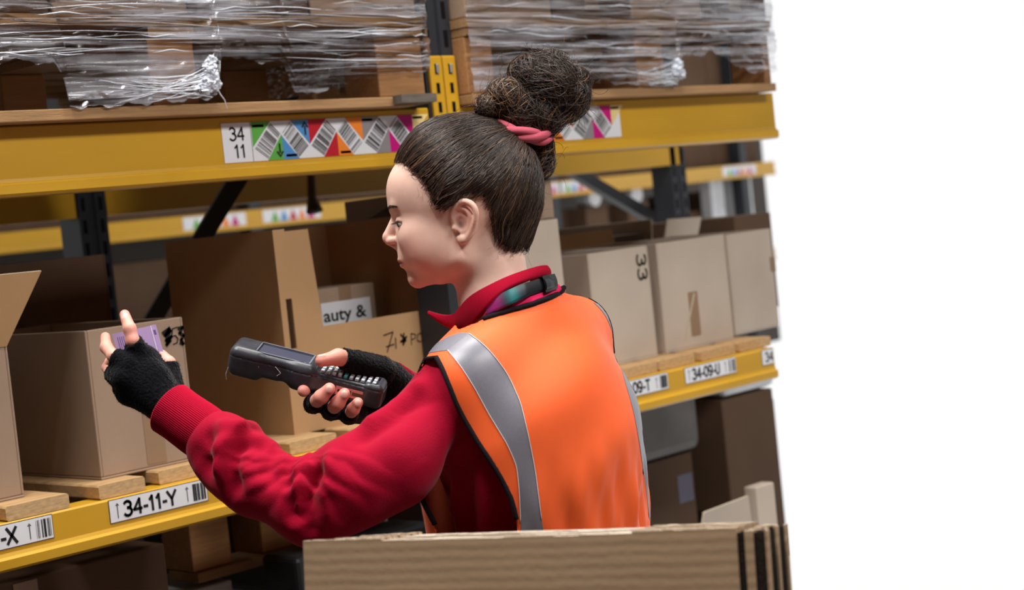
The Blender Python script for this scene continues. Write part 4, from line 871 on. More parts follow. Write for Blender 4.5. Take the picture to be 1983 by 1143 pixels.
def sweat_folds(P):
    d, s, ph, tot = arm_coords(P, LARM); L1 = sum(np.linalg.norm(LARM[i + 1] - LARM[i]) for i in range(3))
    onarm = smooth01((s - .03) / .06) * (d < .12); o = np.zeros(len(P))
    def ridge(s0, k, wd, am, pc, pw, p0=1.2): # ridge round the sleeve at s0, slanting with the angle, strongest at angle pc
        dd = s - (s0 + k * (ph - p0)); return am * np.exp(-(dd / wd) ** 2) * np.exp(-((ph - pc) / pw) ** 2)
    mk = np.exp(-((ph - .75) / .85) ** 2)
    for (ds, am, wd) in ((-.085, .004, .010), (-.058, .007, .008), (-.036, .008, .007), (-.014, .009, .006), (.008, .009, .006), (.030, .008, .007), (.052, .008, .007), (.078, .006, .008), (.105, .005, .009)):
        dd = s - (L1 - .006 + ds * (.35 + .62 * (1.45 - ph)) + .004 * np.sin(ph * 5 + ds * 200)); o += mk * am * (1.05 * np.exp(-((dd - .011) / (wd * 1.5)) ** 2) - 1.0 * np.exp(-np.abs(dd) / wd))
    e = tot - .020
    for (ds, k, wd, am, pc, pw) in ((-.008, .012, .011, .0085, .8, 1.4), (-.040, -.022, .011, .0085, .3, 1.1), (-.024, -.004, .009, -.006, .5, .9), (-.065, .02, .012, .005, .9, .9), (-.055, -.03, .010, -.005, .0, .8), (-.012, .02, .014, .006, -.6, .9)): o += ridge(e + ds, k, wd, am, pc, pw)
    # long soft folds from the shoulder down the upper arm
    for (s0, k, wd, am, pc, pw) in ((.07, .05, .014, .005, .7, .8), (.11, .07, .012, -.004, .5, .7), (.14, -.03, .02, .004, -.4, .8)): o += ridge(s0, k, wd, am, pc, pw)
    o *= .75 * onarm
    q = (P - BO) @ RB * 100; side = (q[:, 0] > 6) * smooth01((-q[:, 2] - 8) / 6) * (d > .075)
    o += side * .006 * np.sin(q[:, 1] * 1.1 + q[:, 2] * .18) * np.exp(-((q[:, 1] + 3) / 8) ** 2)
    return o
def curve_folds(P):
    o = np.zeros(len(P))
    for pts, am, wd in (([(482, 850), (462, 866), (448, 895), (446, 920), (454, 942)], -.011, .006), ([(405, 848), (400, 870), (393, 905)], -.007, .008), ([(604, 915), (598, 940), (588, 963), (580, 1000)], -.011, .006), ([(614, 905), (610, 940), (606, 985), (603, 1030)], -.008, .006),
                        ([(560, 905), (552, 930), (556, 965), (560, 1000)], -.007, .006), ([(530, 882), (528, 905), (538, 930)], -.006, .006), ([(505, 868), (500, 890), (508, 915)], -.005, .006), ([(434, 824), (465, 830), (482, 846)], .007, .010), ([(800, 774), (770, 803), (735, 826), (706, 846)], -.008, .009),
                        ([(808, 750), (785, 774), (755, 795), (720, 815)], .007, .013), ([(640, 885), (632, 915), (626, 950)], .006, .010), ([(575, 905), (574, 940), (572, 985)], .005, .007), ([(545, 890), (541, 915), (548, 950)], .005, .007), ([(428, 840), (424, 872), (426, 915)], .007, .010),
                        ([(905, 850), (880, 890), (858, 940), (846, 990)], -.007, .010), ([(930, 880), (915, 930), (905, 985)], -.006, .012), ([(380, 880), (405, 915), (440, 950)], -.004, .008)):
        C_ = trace_many(sweat, pline(pts, 16), 0.); d = np.full(len(P), 9.)
        k = np.linalg.norm(P - C_.mean(0), axis=1) < .14; Pk = P[k]; dk = np.full(len(Pk), 9.)
        for a_, b_ in zip(C_[:-1], C_[1:]):
            ab = b_ - a_; t = np.clip((Pk - a_) @ ab / (ab @ ab + 1e-12), 0, 1); e = np.linalg.norm(Pk - a_ - t[:, None] * ab, axis=1); dk = np.minimum(dk, e)
        o[k] += 1.55 * am * np.exp(-(dk / (wd * (1.9 if am < 0 else 1.15))) ** 2)
    return o
def relax(Vt, Fq, val, it=2):
    for _ in range(it):
        a = np.zeros(len(Vt)); c = np.zeros(len(Vt)); m_ = val[Fq].mean(1)
        for j in range(4): np.add.at(a, Fq[:, j], m_); np.add.at(c, Fq[:, j], 1)
        val = a / np.maximum(c, 1)
    return val
def cuff(pts, rads, name='ribbed_cuff', nr=84, amp=.0007):
    P = np.array(pts); n = 40; tt = np.linspace(0, len(P) - 1, n); C_ = np.stack([np.interp(tt, np.arange(len(P)), P[:, i]) for i in range(3)], 1); R_ = np.interp(tt, np.arange(len(P)), rads)
    ax = nrm(P[-1] - P[0]); u = nrm(np.cross(ax, (0, 0, 1))); w_ = np.cross(ax, u); na = nr * 5; a = np.linspace(0, 2 * math.pi, na, endpoint=False)
    prof = R_[None, :] + amp * np.cos(nr * a)[:, None]
    G = C_[None] + prof[..., None] * (np.cos(a)[:, None, None] * u + np.sin(a)[:, None, None] * w_)
    inn = G[:, -1:] - (G[:, -1:] - C_[-1]) * .14 - ax * .001; inn2 = inn - ax * .02; G = np.concatenate([G, inn, inn2], 1)
    m = MB(); m.grid(G, close_u=True); return net(name, np.array(m.v), m.f, 'red_rib', person)
cuff([V(448, 878, 2.373), V(420, 856, 2.387), V(385, 831, 2.40), V(350, 806, 2.414), V(329, 791, 2.424)], [.036, .0385, .039, .0378, .0388])
cuff([V(800, 772, 2.70), V(775, 757, 2.685), V(752, 743, 2.665)], [.036, .036, .0365])
# ---- vest
def vest(p):
    q = (p - BO) @ RB * 100
    d = ell(q, (0, .2, -12), (19.0, 14.4, 19.5)); d = smin(d, ell(q, (0, .3, -40), (19.2, 15.0, 50)), 5)
    d = smin(d, cone(q, (-14, .3, 1.9), (13.6, .5, -1.6), 6.1, 6.4), 4)
    d = smin(d, cone(q, (0, -1.0, 5.2), (-9, 0, 2.6), 5.9, 5.6), 3); d = smin(d, cone(q, (1, -1.0, 4.8), (10, 0, 0.2), 6.1, 5.9), 3)
    # drape of the back panel
    back = smooth01((-q[:, 1] + 1) / 6); dr = smooth01((-q[:, 2] - 9) / 14)
    th = np.arctan2(q[:, 0], -q[:, 1])
    d = d - back * dr * (.38 * np.sin(th * 9 + .12 * q[:, 2]) + .30 * np.sin(th * 17 - .2 * q[:, 2] + 1) + .12 * np.sin(th * 31 + .5 * q[:, 2]) + .15 * np.sin(q[:, 2] * .5 + th * 6))
    d = d - back * (1 - dr) * .22 * np.sin(q[:, 2] * .45 + th * 3.0 + 1.5)
    return d * .01 * .9
def inpoly(P, poly):
    x, y = P[:, 0], P[:, 1]; c = np.zeros(len(P), bool); n = len(poly)
    for i in range(n):
        x1, y1 = poly[i]; x2, y2 = poly[(i + 1) % n]
        c ^= ((y1 > y) != (y2 > y)) & (x < (x2 - x1) * (y - y1) / (y2 - y1 + 1e-9) + x1)
    return c
lo, hi = bounds([B(20, 15, -48), B(-20, -15, -48), B(20, -15, 12), B(-20, 15, 12)], .03); lo[2] = B(0, 0, -50)[2]
vv, vq = surfnet(vest, lo, hi, .0038); vn = grad(vest, vv, .002)
vc = vv[vq].mean(1); vcn = vn[vq].mean(1); pc = proj(toW(vc)); qb = (vc - BO) @ RB * 100
ARM_BACK = [(845, 692), (856, 712), (868, 742), (882, 778), (900, 814), (925, 856), (950, 894), (972, 930), (990, 966), (1000, 1006), (1003, 1040)]
ARM_FRONT = [(848, 1040), (840, 1012), (822, 980), (806, 945), (760, 880), (742, 800), (754, 749), (771, 726), (797, 703), (820, 696)]
NECK = [(888, 640), (920, 628), (949, 613), (976, 605), (1003, 597), (1030, 589), (1060, 578), (1089, 564), (1096, 545), (1050, 470), (900, 500), (850, 600)]
tocam = (CAM_V := toV(CAM)) - vc; facing = (vcn * tocam).sum(1) > 0
rm = (inpoly(pc, ARM_BACK + ARM_FRONT) & facing & (qb[:, 0] > 0)) | inpoly(pc, NECK) | (qb[:, 2] < -47.5) | (qb[:, 2] > 11)
rm |= (np.abs(qb[:, 0]) < 2.2 + 0 * qb[:, 0]) & (qb[:, 1] > 5) & (qb[:, 2] > -6)           # open front neck
vk = vq[~rm]; vestm = net('safety_vest', vv, vk, 'vest_orange', person)
so = vestm.modifiers.new('thickness', 'SOLIDIFY'); so.thickness = .0012; so.offset = 1
def trace_many(f, xy, off=0., d0=1.9, d1=3.1):
    xy = np.asarray(xy, float).reshape(-1, 2); cr = np.stack([(xy[:, 0] - PX) / FPX, -(xy[:, 1] - PY) / FPX, -np.ones(len(xy))], 1) @ RC.T; r = toV(cr)
    t = np.full(len(xy), d0); bd = np.full(len(xy), 9.); bt = t.copy(); go = np.ones(len(xy), bool)
    for _ in range(90):
        i = np.where(go)[0]
        if not len(i): break
        d = f(CAM_V + r[i] * t[i][:, None]) - off; k = d < bd[i]; bd[i[k]] = d[k]; bt[i[k]] = t[i[k]]
        go[i[(d < .0003) | (t[i] > d1)]] = False; t[i] += np.maximum(d * .8, .0008)
    P = CAM_V + r * bt[:, None]
    for _ in range(3): P = P - (f(P) - off)[:, None] * grad(f, P, .002)
    return P
def pline(pts, n):
    P = np.array(pts, float); s = np.concatenate([[0], np.cumsum(np.linalg.norm(np.diff(P, axis=0), axis=1))]); t = np.linspace(0, s[-1], n)
    # gentle smoothing of the corners
    Q = np.stack([np.interp(t, s, P[:, i]) for i in range(2)], 1)
    for _ in range(3): Q[1:-1] = .25 * Q[:-2] + .5 * Q[1:-1] + .25 * Q[2:]
    return Q
sn = grad(sweat, sv, .003); sv2 = sv + sn * (sweat_folds(sv) + relax(sv, sq, curve_folds(sv), 2))[:, None]
kk = (sq.shape[0] > 0); pz = (sv - BO) @ RB * 100
keep = ~((pz[sq].mean(1)[:, 2] > 8.5))
net('sweatshirt', sv2, sq[keep], 'red_fleece', person)
def band(left, right, f, off, n=46, mcol=7, name='reflective_strip', matn='reflective', parent=None, thick=0):
    A, Bq = pline(left, n), pline(right, n); G = trace_many(f, [A[i] * (1 - j / (mcol - 1)) + Bq[i] * (j / (mcol - 1)) for i in range(n) for j in range(mcol)], off).reshape(n, mcol, 3)
    m = MB(); m.grid(G); return net(name, np.array(m.v), m.f, matn, parent or vestm), G
SL = [(867, 678), (882, 696), (897, 716), (920, 753), (947, 803), (982, 860), (1001, 903), (1006, 955), (1008, 1012), (1009, 1030)]
SR = [(908, 645), (926, 658), (943, 673), (964, 698), (984, 726), (1008, 778), (1024, 846), (1037, 914), (1049, 1008), (1053, 1030)]
band(SL, SR, vest, .0016)
band([(867, 678), (850, 680), (832, 683), (814, 687)], [(908, 645), (892, 643), (866, 652), (838, 668)], vest, .0016, n=14)
band([(1148, 584), (1168, 600), (1184, 632), (1194, 672), (1208, 730), (1226, 790), (1238, 850), (1246, 910), (1254, 965), (1258, 1005)], [(1163, 590), (1186, 612), (1199, 645), (1204, 685), (1224, 740), (1243, 800), (1251, 850), (1254, 910), (1256, 965), (1260, 1005)], vest, .0016, n=36)
band([(752, 985), (750, 1015), (749, 1030)], [(790, 962), (783, 1015), (781, 1030)], vest, .0016, n=8)
def cord(pts, f, off, r, n=60, name='edge_binding', matn='binding', parent=None):
    P = trace_many(f, pline(pts, n), off); m = MB(); m.tube(P, r, 7); return net(name, np.array(m.v), m.f, matn, parent or vestm)
cord([(754, 749), (771, 726), (797, 703), (820, 695), (845, 692)], vest, .001, .0028, 24)
cord(ARM_BACK[:10], vest, .001, .0036, 70); cord([(842, 1016), (824, 982), (806, 945)], vest, .001, .0038, 14)
cord([(935, 618), (949, 613), (976, 605), (1003, 597), (1030, 589), (1060, 578), (1080, 569), (1090, 562)], vest, .002, .0040, 40)
cord([(1140, 578), (1170, 592), (1192, 616), (1202, 645), (1206, 680)], vest, .0008, .0020, 24)
cord([(867, 678), (900, 646), (935, 614)], vest, .0005, .0007, 18, 'shoulder_seam')
cord(SL[:9], vest, .0022, .0005, 50, 'stitching', 'label_white'); cord(SR[:9], vest, .0022, .0005, 50, 'stitching', 'label_white')
# ---- collar
def ribbon(top, bot, name, matn, rows=6, n=360, rib=0., ribn=0, bulge=.002, thick=.004, parent=None, cols=None):
    T_ = np.array([V(*a) for a in top]); Bt = np.array([V(*a) for a in bot])
    def rs(P):
        s = np.concatenate([[0], np.cumsum(np.linalg.norm(np.diff(P, axis=0), axis=1))]); t = np.linspace(0, s[-1], n); Q = np.stack([np.interp(t, s, P[:, i]) for i in range(3)], 1)
        k = max(1, n // 30)
        for _ in range(k * k): Q[1:-1] = .25 * Q[:-2] + .5 * Q[1:-1] + .25 * Q[2:]
        return Q
    T_, Bt = rs(T_), rs(Bt); tg = np.gradient((T_ + Bt) / 2, axis=0); nn = np.cross(tg, T_ - Bt); nn /= np.linalg.norm(nn, axis=1, keepdims=True) + 1e-9
    c = ((T_ + Bt) / 2).mean(0); sgn = np.sign((nn * ((T_ + Bt) / 2 - (NB + np.array((0, 0, .03))))).sum(1)); nn *= np.sign(sgn.sum() + .1)
    ph = np.cos(np.arange(n) / n * 2 * math.pi * ribn) * rib; G = []
    for j in range(rows):
        v = j / (rows - 1); G.append(T_ * (1 - v) + Bt * v + nn * (bulge * math.sin(math.pi * v) + ph)[:, None] if np.ndim(ph) else None)
    for j in range(rows - 1, -1, -1):
        v = j / (rows - 1); G.append(T_ * (1 - v) + Bt * v + nn * (bulge * math.sin(math.pi * v) - thick))
    G.append(G[0]); G = np.stack(G, 1); m = MB(); m.grid(G); C_ = None
    if cols is not None: C_ = np.array([cols(i / (n - 1), (j if j < rows else 2 * rows - 1 - j) / (rows - 1)) for i in range(n) for j in range(G.shape[1])])
    return net(name, np.array(m.v), m.f, matn, parent or person, C_)
ctop = [(862, 617, 2.50), (905, 606, 2.555), (960, 575, 2.575), (1020, 545, 2.56), (1054, 522, 2.52), (1064, 514, 2.48), (1050, 513, 2.448), (1025, 520, 2.425), (986, 533, 2.405), (960, 545, 2.398), (933, 559, 2.397), (915, 568, 2.402), (901, 580, 2.412), (888, 597, 2.43), (876, 614, 2.452), (850, 611, 2.468), (828, 603, 2.475)]
cbot = [(866, 634, 2.505), (910, 630, 2.57), (965, 600, 2.595), (1025, 570, 2.58), (1060, 545, 2.53), (1070, 532, 2.48), (1055, 533, 2.442), (1032, 539, 2.418), (1003, 548, 2.397), (978, 560, 2.388), (955, 578, 2.384), (940, 597, 2.388), (928, 618, 2.400), (912, 637, 2.420), (890, 641, 2.448), (862, 636, 2.466), (831, 610, 2.475)]
ribbon(ctop, cbot, 'ribbed_collar', 'red_rib', rows=7, n=760, rib=.0004, ribn=210, bulge=.002, thick=.005)
def strapcol(u, v):
    x = u
    if x > .62: return sl((22, 22, 28))
    a = math.exp(-((x - .42) / .10) ** 2); b = math.exp(-((x - .12) / .13) ** 2); k = np.array(sl((26, 26, 44))); k = k * (1 - a) + np.array(sl((20, 110, 112))) * a; return k * (1 - b) + np.array(sl((150, 34, 110))) * b
ribbon([(938, 590, 2.396), (960, 574, 2.388), (985, 561, 2.388), (1015, 549, 2.398), (1050, 538, 2.425)], [(944, 612, 2.390), (966, 600, 2.383), (990, 589, 2.383), (1020, 575, 2.393), (1055, 563, 2.42)], 'lanyard', 'strap', n=60, bulge=.001, thick=.003, cols=strapcol)
ribbon([(1050, 535, 2.418), (1062, 532, 2.430), (1074, 530, 2.448)], [(1057, 567, 2.413), (1068, 564, 2.425), (1080, 559, 2.443)], 'buckle', 'black_plastic', n=12, bulge=.002, thick=.007)
ribbon([(1055, 541, 2.4165), (1063, 539, 2.4265), (1070, 537, 2.4375)], [(1059, 561, 2.4125), (1067, 558, 2.4225), (1074, 556, 2.434)], 'buckle_window', 'steel_dark', n=12, bulge=.0012, thick=.003)
ribbon([(940, 608, 2.405), (985, 585, 2.396), (1020, 570, 2.402), (1062, 556, 2.432), (1078, 548, 2.46)], [(950, 622, 2.402), (1000, 602, 2.394), (1035, 590, 2.40), (1070, 575, 2.43), (1088, 562, 2.462)], 'hood_lining', 'pink_lining', n=50, bulge=.002, thick=.003)
ribbon([(1072, 566, 2.452), (1084, 558, 2.462), (1092, 552, 2.475)], [(1076, 575, 2.450), (1088, 569, 2.460), (1096, 560, 2.475)], 'hanging_loop', 'binding', n=12, bulge=.002, thick=.005)
# ---- trousers and shoes, below the frame
def legs(p):
    d = None
    for s in (-1, 1):
        e = chain(p, [B(8 * s, 0, -50), B(9 * s, 1, -88), B(10 * s, 0, -127)], [.10, .075, .058], .03); d = e if d is None else smin(d, e, .03)
    return smin(d, ell((p - BO) @ RB * 100, (0, 0, -48), (17, 13.5, 12)) * .01, .04)
lo, hi = bounds([B(20, 15, -36), B(-20, -15, -131)], .04); lo2, hi2 = bounds([B(-20, 15, -36), B(20, -15, -131)], .04)
a, b = surfnet(legs, np.minimum(lo, lo2), np.maximum(hi, hi2), .012); net('trousers', a, b, 'trousers', person)
for s in (-1, 1):
    zf = -BO[2] * 100
    fs = lambda p, s=s: np.maximum(smin(cone((p - BO) @ RB * 100, (10 * s, -4, zf + 5), (10.5 * s, 14, zf + 3.5), 4.6, 4.0), cone((p - BO) @ RB * 100, (10 * s, -3, zf + 5), (10 * s, -2, zf + 11), 4.4, 4.6), 2) * .01, .0005 - p[:, 2])
    lo, hi = bounds([B(10 * s, -4, zf + 5), B(10 * s, 15, zf + 3), B(10 * s, 0, zf + 12)], .06); a, b = surfnet(fs, lo, hi, .006); net('shoe', a, b, 'black_plastic', person)
print('clothes', time.time() - T0)
# ---- hair
HAIRPOLY = [(755, 312), (775, 322), (796, 338), (815, 360), (828, 385), (838, 408), (852, 412), (865, 406), (880, 396), (895, 386), (915, 383), (935, 393), (948, 420), (953, 446), (958, 476), (975, 489), (1000, 492), (1030, 484), (1150, 480), (1150, 60), (680, 60), (735, 300)]
HL2 = v2h(trace_many(skin_head, np.array(HAIRPOLY[:18], float), 0, 2.2, 2.8))[:, [0, 2]]
def hair_dist(q):
    P2 = q[:, [0, 2]]; d = np.full(len(q), 99.)
    for a_, b_ in zip(HL2[:-1], HL2[1:]):
        ab = b_ - a_; t = np.clip((P2 - a_) @ ab / (ab @ ab + 1e-9), 0, 1); d = np.minimum(d, np.linalg.norm(P2 - a_ - t[:, None] * ab, axis=1))
    return d
def capf(p):
    q = v2h(p); dd = hair_dist(q); t = (.12 + 2.9 * (1 - np.exp(-dd / 4.2))) * (1 - .40 * np.clip(np.abs(q[:, 1]) / 8, 0, 1) ** 2) * (1 - .4 * smooth01((q[:, 0] - 3.5) / 5))
    return skin_head(p) - t * .01
corn = h2v(np.array([[a, b, c] for a in (-13.5, 11) for b in (-9.5, 9.5) for c in (-6, 17)]))
av, aq = surfnet(capf, corn.min(0) - .005, corn.max(0) + .005, .005)
qm = v2h(av); qm[:, 1] = np.abs(qm[:, 1]); inh = inpoly(proj(toW(h2v(qm))), HAIRPOLY)
core_in = inh & (hair_dist(v2h(av)) > .55)
hairm = net('hair', av, aq[core_in[aq].all(1)], 'hair_base', person)
class Strands:
    def __init__(s): s.V = []; s.F = []; s.C = []; s.n = 0
    def add(s, P, r, col):
        P = np.asarray(P); n = len(P); t = np.gradient(P, axis=0); t /= np.linalg.norm(t, axis=1, keepdims=True) + 1e-12
        u = np.cross(t, np.array((.3, .5, .8))); u /= np.linalg.norm(u, axis=1, keepdims=True) + 1e-12; w_ = np.cross(t, u); tp = np.ones(n); tp[-1] = .25; tp[0] = .6
        ring = np.stack([P + (u * math.cos(a) + w_ * math.sin(a)) * (r * tp)[:, None] for a in (0, 2.094, 4.189)], 1).reshape(-1, 3)
        i = np.arange(n - 1)[:, None] * 3; k = np.arange(3)[None]; f = np.stack([i + k, i + (k + 1) % 3, i + 3 + (k + 1) % 3, i + 3 + k], -1).reshape(-1, 4) + s.n
        s.V.append(ring); s.F.append(f); s.C.append(np.tile(col, (len(ring), 1))); s.n += len(ring)
    def build(s, name, parent):
        o = net(name, np.concatenate(s.V), np.concatenate(s.F), 'hair', parent, np.concatenate(s.C)); o['kind'] = 'stuff'; return o
rng = np.random.RandomState(11)
def haircol(gold=0.):
    k = rng.rand(); c = np.array(sl((58, 43, 36))) * (.6 + .9 * rng.rand())
    if k > .90: c = np.array(sl((100, 78, 64))) * (.7 + .5 * rng.rand())
    if rng.rand() < gold: c = np.array(sl((138, 98, 62))) * (.6 + .6 * rng.rand())
    return c
TIE = V(1005, 262, 2.495)
roots = np.where(inh)[0]; ST = Strands(); HDR = hair_dist(v2h(av[roots])); wt = 1 + 3.0 * np.exp(-HDR / 1.0); R0 = av[rng.choice(roots, 6200, p=wt / wt.sum())]
P = R0 + rng.randn(*R0.shape) * .002; paths = [P.copy()]; dn_ = np.stack([np.sin(P[:, 0] * 140 + P[:, 2] * 90), np.sin(P[:, 1] * 130 + P[:, 2] * 60)], 1); ofs = .0012 + .0016 * np.abs(dn_[:, 0] * dn_[:, 1]) + .0012 * rng.rand(len(P)); nst = 12; wig = rng.rand(len(P)) * 6
for k in range(nst):
    d = TIE - P; dist = np.linalg.norm(d, axis=1, keepdims=True); d /= dist; g = grad(capf, P, .002); d -= g * (d * g).sum(1, keepdims=True); d /= np.linalg.norm(d, axis=1, keepdims=True) + 1e-9
    side = np.cross(g, d); P = P + (d + side * (.16 * np.sin(k * .9 + wig))[:, None]) * np.minimum(.0085, dist * .3)
    P = P - (capf(P) - ofs)[:, None] * grad(capf, P, .002); paths.append(P.copy())
PT = np.stack(paths, 1)
for i in range(len(PT)):
    a = rng.randint(7, nst + 1); ST.add(PT[i, :a], .00030 + .00022 * rng.rand(), haircol(.03))
# short flyaways along the hairline, the parting and the nape
edge = [(790, 300), (838, 385), (955, 440), (985, 490), (1020, 482), (1050, 430), (1060, 360), (820, 262), (870, 228), (1055, 300)]
FX = np.array([edge[rng.randint(len(edge))] for _ in range(260)], float) + rng.randn(260, 2) * (14, 9); FP = trace_many(capf, FX, .001, 2.2, 2.8)
for p in FP:
    dirn = nrm(TIE - p) * .8 + rng.randn(3) * .5; L_ = .008 + .014 * rng.rand(); curl = rng.randn(3) * .9; pts = [p]
    for k in range(6): dirn = nrm(dirn + curl * .22); pts.append(pts[-1] + dirn * L_ / 6)
    ST.add(pts, .00009 + .00007 * rng.rand(), haircol(.3))
ST.build('hair_strands', hairm)
# bun
LUMPS = [((1060, 168, 2.50), .046), ((1028, 152, 2.495), .034), ((1096, 190, 2.50), .034), ((1068, 132, 2.51), .028), ((1112, 160, 2.505), .024), ((982, 190, 2.48), .029), ((944, 207, 2.475), .019), ((1008, 214, 2.49), .036), ((1045, 222, 2.495), .036), ((1000, 238, 2.495), .034), ((1045, 285, 2.515), .022), ((1035, 315, 2.525), .030)]
LC = [(V(*c), r) for c, r in LUMPS]
def bunf(p):
    d = None
    for c, r in LC: e = ball(p, c, r * .86); d = e if d is None else smin(d, e, .012)
    return d + .0018 * np.sin(p[:, 0] * 190 + np.sin(p[:, 2] * 150) * 2) * np.sin(p[:, 2] * 210 + p[:, 1] * 120)
lo, hi = bounds([c for c, r in LC], .05); a, b = surfnet(bunf, lo, hi, .004); bun = net('hair_bun', a, b, 'hair_base', person)
SB = Strands()
for (c, r), num, gold in zip(LC, (760, 400, 430, 320, 300, 560, 380, 460, 400, 260, 180, 160), (.02, .03, .05, .01, .03, .30, .25, .18, .05, .05, .45, .15)):
    main = nrm(rng.randn(3))
    for _ in range(num):
        if rng.rand() < .035: main = nrm(main + .8 * rng.randn(3))
        ax = nrm(main + .13 * rng.randn(3)); u = nrm(np.cross(ax, rng.randn(3))); w_ = np.cross(ax, u); a0 = rng.rand() * 6.28; al = 1.4 + 2.0 * rng.rand(); n = 11; th = a0 + np.linspace(0, al, n)
        rr_ = r * (.97 + .10 * rng.rand() + .05 * np.sin(th * 2 + rng.rand() * 6)) * (1 + .14 * rng.rand() * np.linspace(0, 1, n) ** 3)
        lat = ax * (r * 1.6 * (rng.rand() - .5)); k = np.sqrt(max(.2, 1 - (np.linalg.norm(lat) / r) ** 2))
        SB.add(c + lat + (u * np.cos(th)[:, None] + w_ * np.sin(th)[:, None]) * (rr_ * k)[:, None], .00030 + .00025 * rng.rand(), haircol(gold))
for _ in range(520):   # loose curls standing off the bun
    c, r = LC[rng.choice([0, 1, 2, 3, 4, 5, 6, 7, 11], p=[.16, .12, .18, .14, .12, .1, .08, .05, .05])]; dirn = nrm(rng.randn(3)); p = c + dirn * r * .95; t = nrm(np.cross(dirn, rng.randn(3)) + dirn * .5); cu = nrm(rng.randn(3)); pts = [p]; L_ = .02 + .03 * rng.rand()
    for k in range(9): t = nrm(t + np.cross(cu, t) * .38); pts.append(pts[-1] + t * L_ / 9)
    SB.add(pts, .00018 + .00012 * rng.rand(), haircol(.15))
for _ in range(150):   # hanging lock at the right of the bun
    p0 = V(1105 + rng.randn() * 12, 170 + rng.randn() * 12, 2.49 + .015 * rng.randn()); n = 10; tt = np.linspace(0, 1, n); e = V(1085 + rng.randn() * 22, 236 + rng.randn() * 8, 2.49 + .015 * rng.randn()); md = V(1130 + rng.randn() * 10, 205 + rng.randn() * 10, 2.49)
    SB.add((1 - tt)[:, None] ** 2 * p0 + (2 * tt * (1 - tt))[:, None] * md + tt[:, None] ** 2 * e, .00028, haircol(.3))
SB.build('bun_strands', bun)
# scrunchie: three twisted rolls round the base of the bun
tc_ = V(1008, 250, 2.495); tu = nrm(V(1062, 262, 2.495) - V(957, 239, 2.495)); tn = nrm(np.cross(tu, (0, 1, 0)) ); tn = tn if tn[2] > 0 else -tn; tn = nrm(tn + np.array((0, -.26, 0))); tu = nrm(tu - tn * (tu @ tn)); tw = np.cross(tn, tu)
tie = None
for k in range(3):
    n = 90; a = np.linspace(0, 2 * math.pi, n); tw_a = a * 2.0 + k * 2.094; R_ = .0405 + .0034 * np.cos(tw_a); hgt = .0062 * np.sin(tw_a)
    pts = tc_ + (tu * np.cos(a)[:, None] + tw * np.sin(a)[:, None]) * R_[:, None] + tn * hgt[:, None]; m = MB(); m.tube(pts, .0064, 8); o = net('hair_tie_roll' if tie else 'hair_tie', np.array(m.v), m.f, 'hair_tie', tie or person); tie = tie or o
print('hair', time.time() - T0)
# ------------------------------------------------------------------ handheld scanner in the right hand
ST0 = V(739, 749, 2.565); sx = nrm(V(447, 676, 2.592) - ST0); s_up = nrm(np.cross(np.cross(sx, (0, 0, 1.)), sx)); tc3 = nrm(np.cross(sx, s_up)); tc3 = tc3 if tc3[1] < 0 else -tc3
tl = math.radians(13); sz = s_up * math.cos(tl) + tc3 * math.sin(tl); sy = tc3 * math.cos(tl) - s_up * math.sin(tl); RS = np.stack([sx, sy, sz], 1)
def SP(s, y, z): return ST0 + sx * s + sy * y + sz * z
scn = thing('handheld_scanner', toW(SP(.05, -.02, -.04)[None])[0], 'worn dark grey barcode scanner with keypad held in the right hand', 'scanner')
def scf(p):
    q = (p - ST0) @ RS; I = np.eye(3)
    d = rbox(q, (.172, -.0285, -.0165), I, (.066, .0290, .0195), .010); d = smin(d, rbox(q, (.212, -.0285, -.0195), I, (.027, .0305, .0240), .011), .006)
    d = smin(d, rbox(q, (.068, -.0235, -.0215), I, (.072, .0220, .0175), .010), .020)
    d = smin(d, rbox(q, (.012, -.0235, -.020), I, (.014, .0235, .0190), .008), .006)
    d = smax(d, -rbox(q, (.158, -.030, .006), I, (.043, .0215, .0062), .003), .0012)          # screen well
    d = smax(d, -rbox(q, (.055, -.0235, .000), I, (.048, .0175, .0062), .003), .0012)          # key well
    d = smax(d, -cone(q, (.150, -.08, -.042), (.150, .03, -.042), .008, .008), .006)
    g = np.abs(q[:, 2] + .0095) - .0007; d = smax(d, -np.maximum(g, -.0012 - d), .0004)       # parting line round the case
    return d
mat('scanner_case', sl((30, 30, 35)), .38, spec=.5, noise=.45, nscale=26, bump=.05, bscale=500, col2=sl((60, 62, 70)))
mat('scanner_trim', sl((120, 126, 138)), .4, spec=.5, noise=.3, nscale=60)
mat('screen_glass', sl((70, 72, 88)), .12, spec=.7)
mat('key_grey', sl((176, 184, 190)), .5)
mat('key_teal', sl((70, 150, 150)), .5)
mat('tag_red', sl((206, 130, 124)), .4)
lo, hi = bounds([SP(s, y, z) for s in (-.01, .245) for y in (-.07, .01) for z in (-.06, .012)], .004); a, b = surfnet(scf, lo, hi, .0018); net('case', a, b, 'scanner_case', scn)
def sbox(name, s0, s1, y0, y1, z0, z1, matn, bevel=.0008, parent=None):
    m = MB(); m.box(s0, s1, y0, y1, z0, z1); m.v = [tuple(toW(SP(*p)[None])[0]) for p in m.v]; return m.build(name, matn, parent or scn, bevel=bevel)
sbox('screen', .118, .198, -.050, -.010, .0000, .0014, 'screen_glass'); sbox('screen_bezel', .115, .1172, -.051, -.009, .000, .0042, 'scanner_trim', 0); sbox('screen_bezel', .1995, .202, -.051, -.009, .000, .0042, 'scanner_trim', 0)
sbox('screen_bezel', .117, .200, -.0085, -.0062, .000, .0045, 'scanner_trim', 0); sbox('screen_bezel', .117, .200, -.0525, -.0505, .000, .0045, 'scanner_trim', 0)
sbox('power_key', .104, .113, -.040, -.020, -.001, .0036, 'scanner_trim')
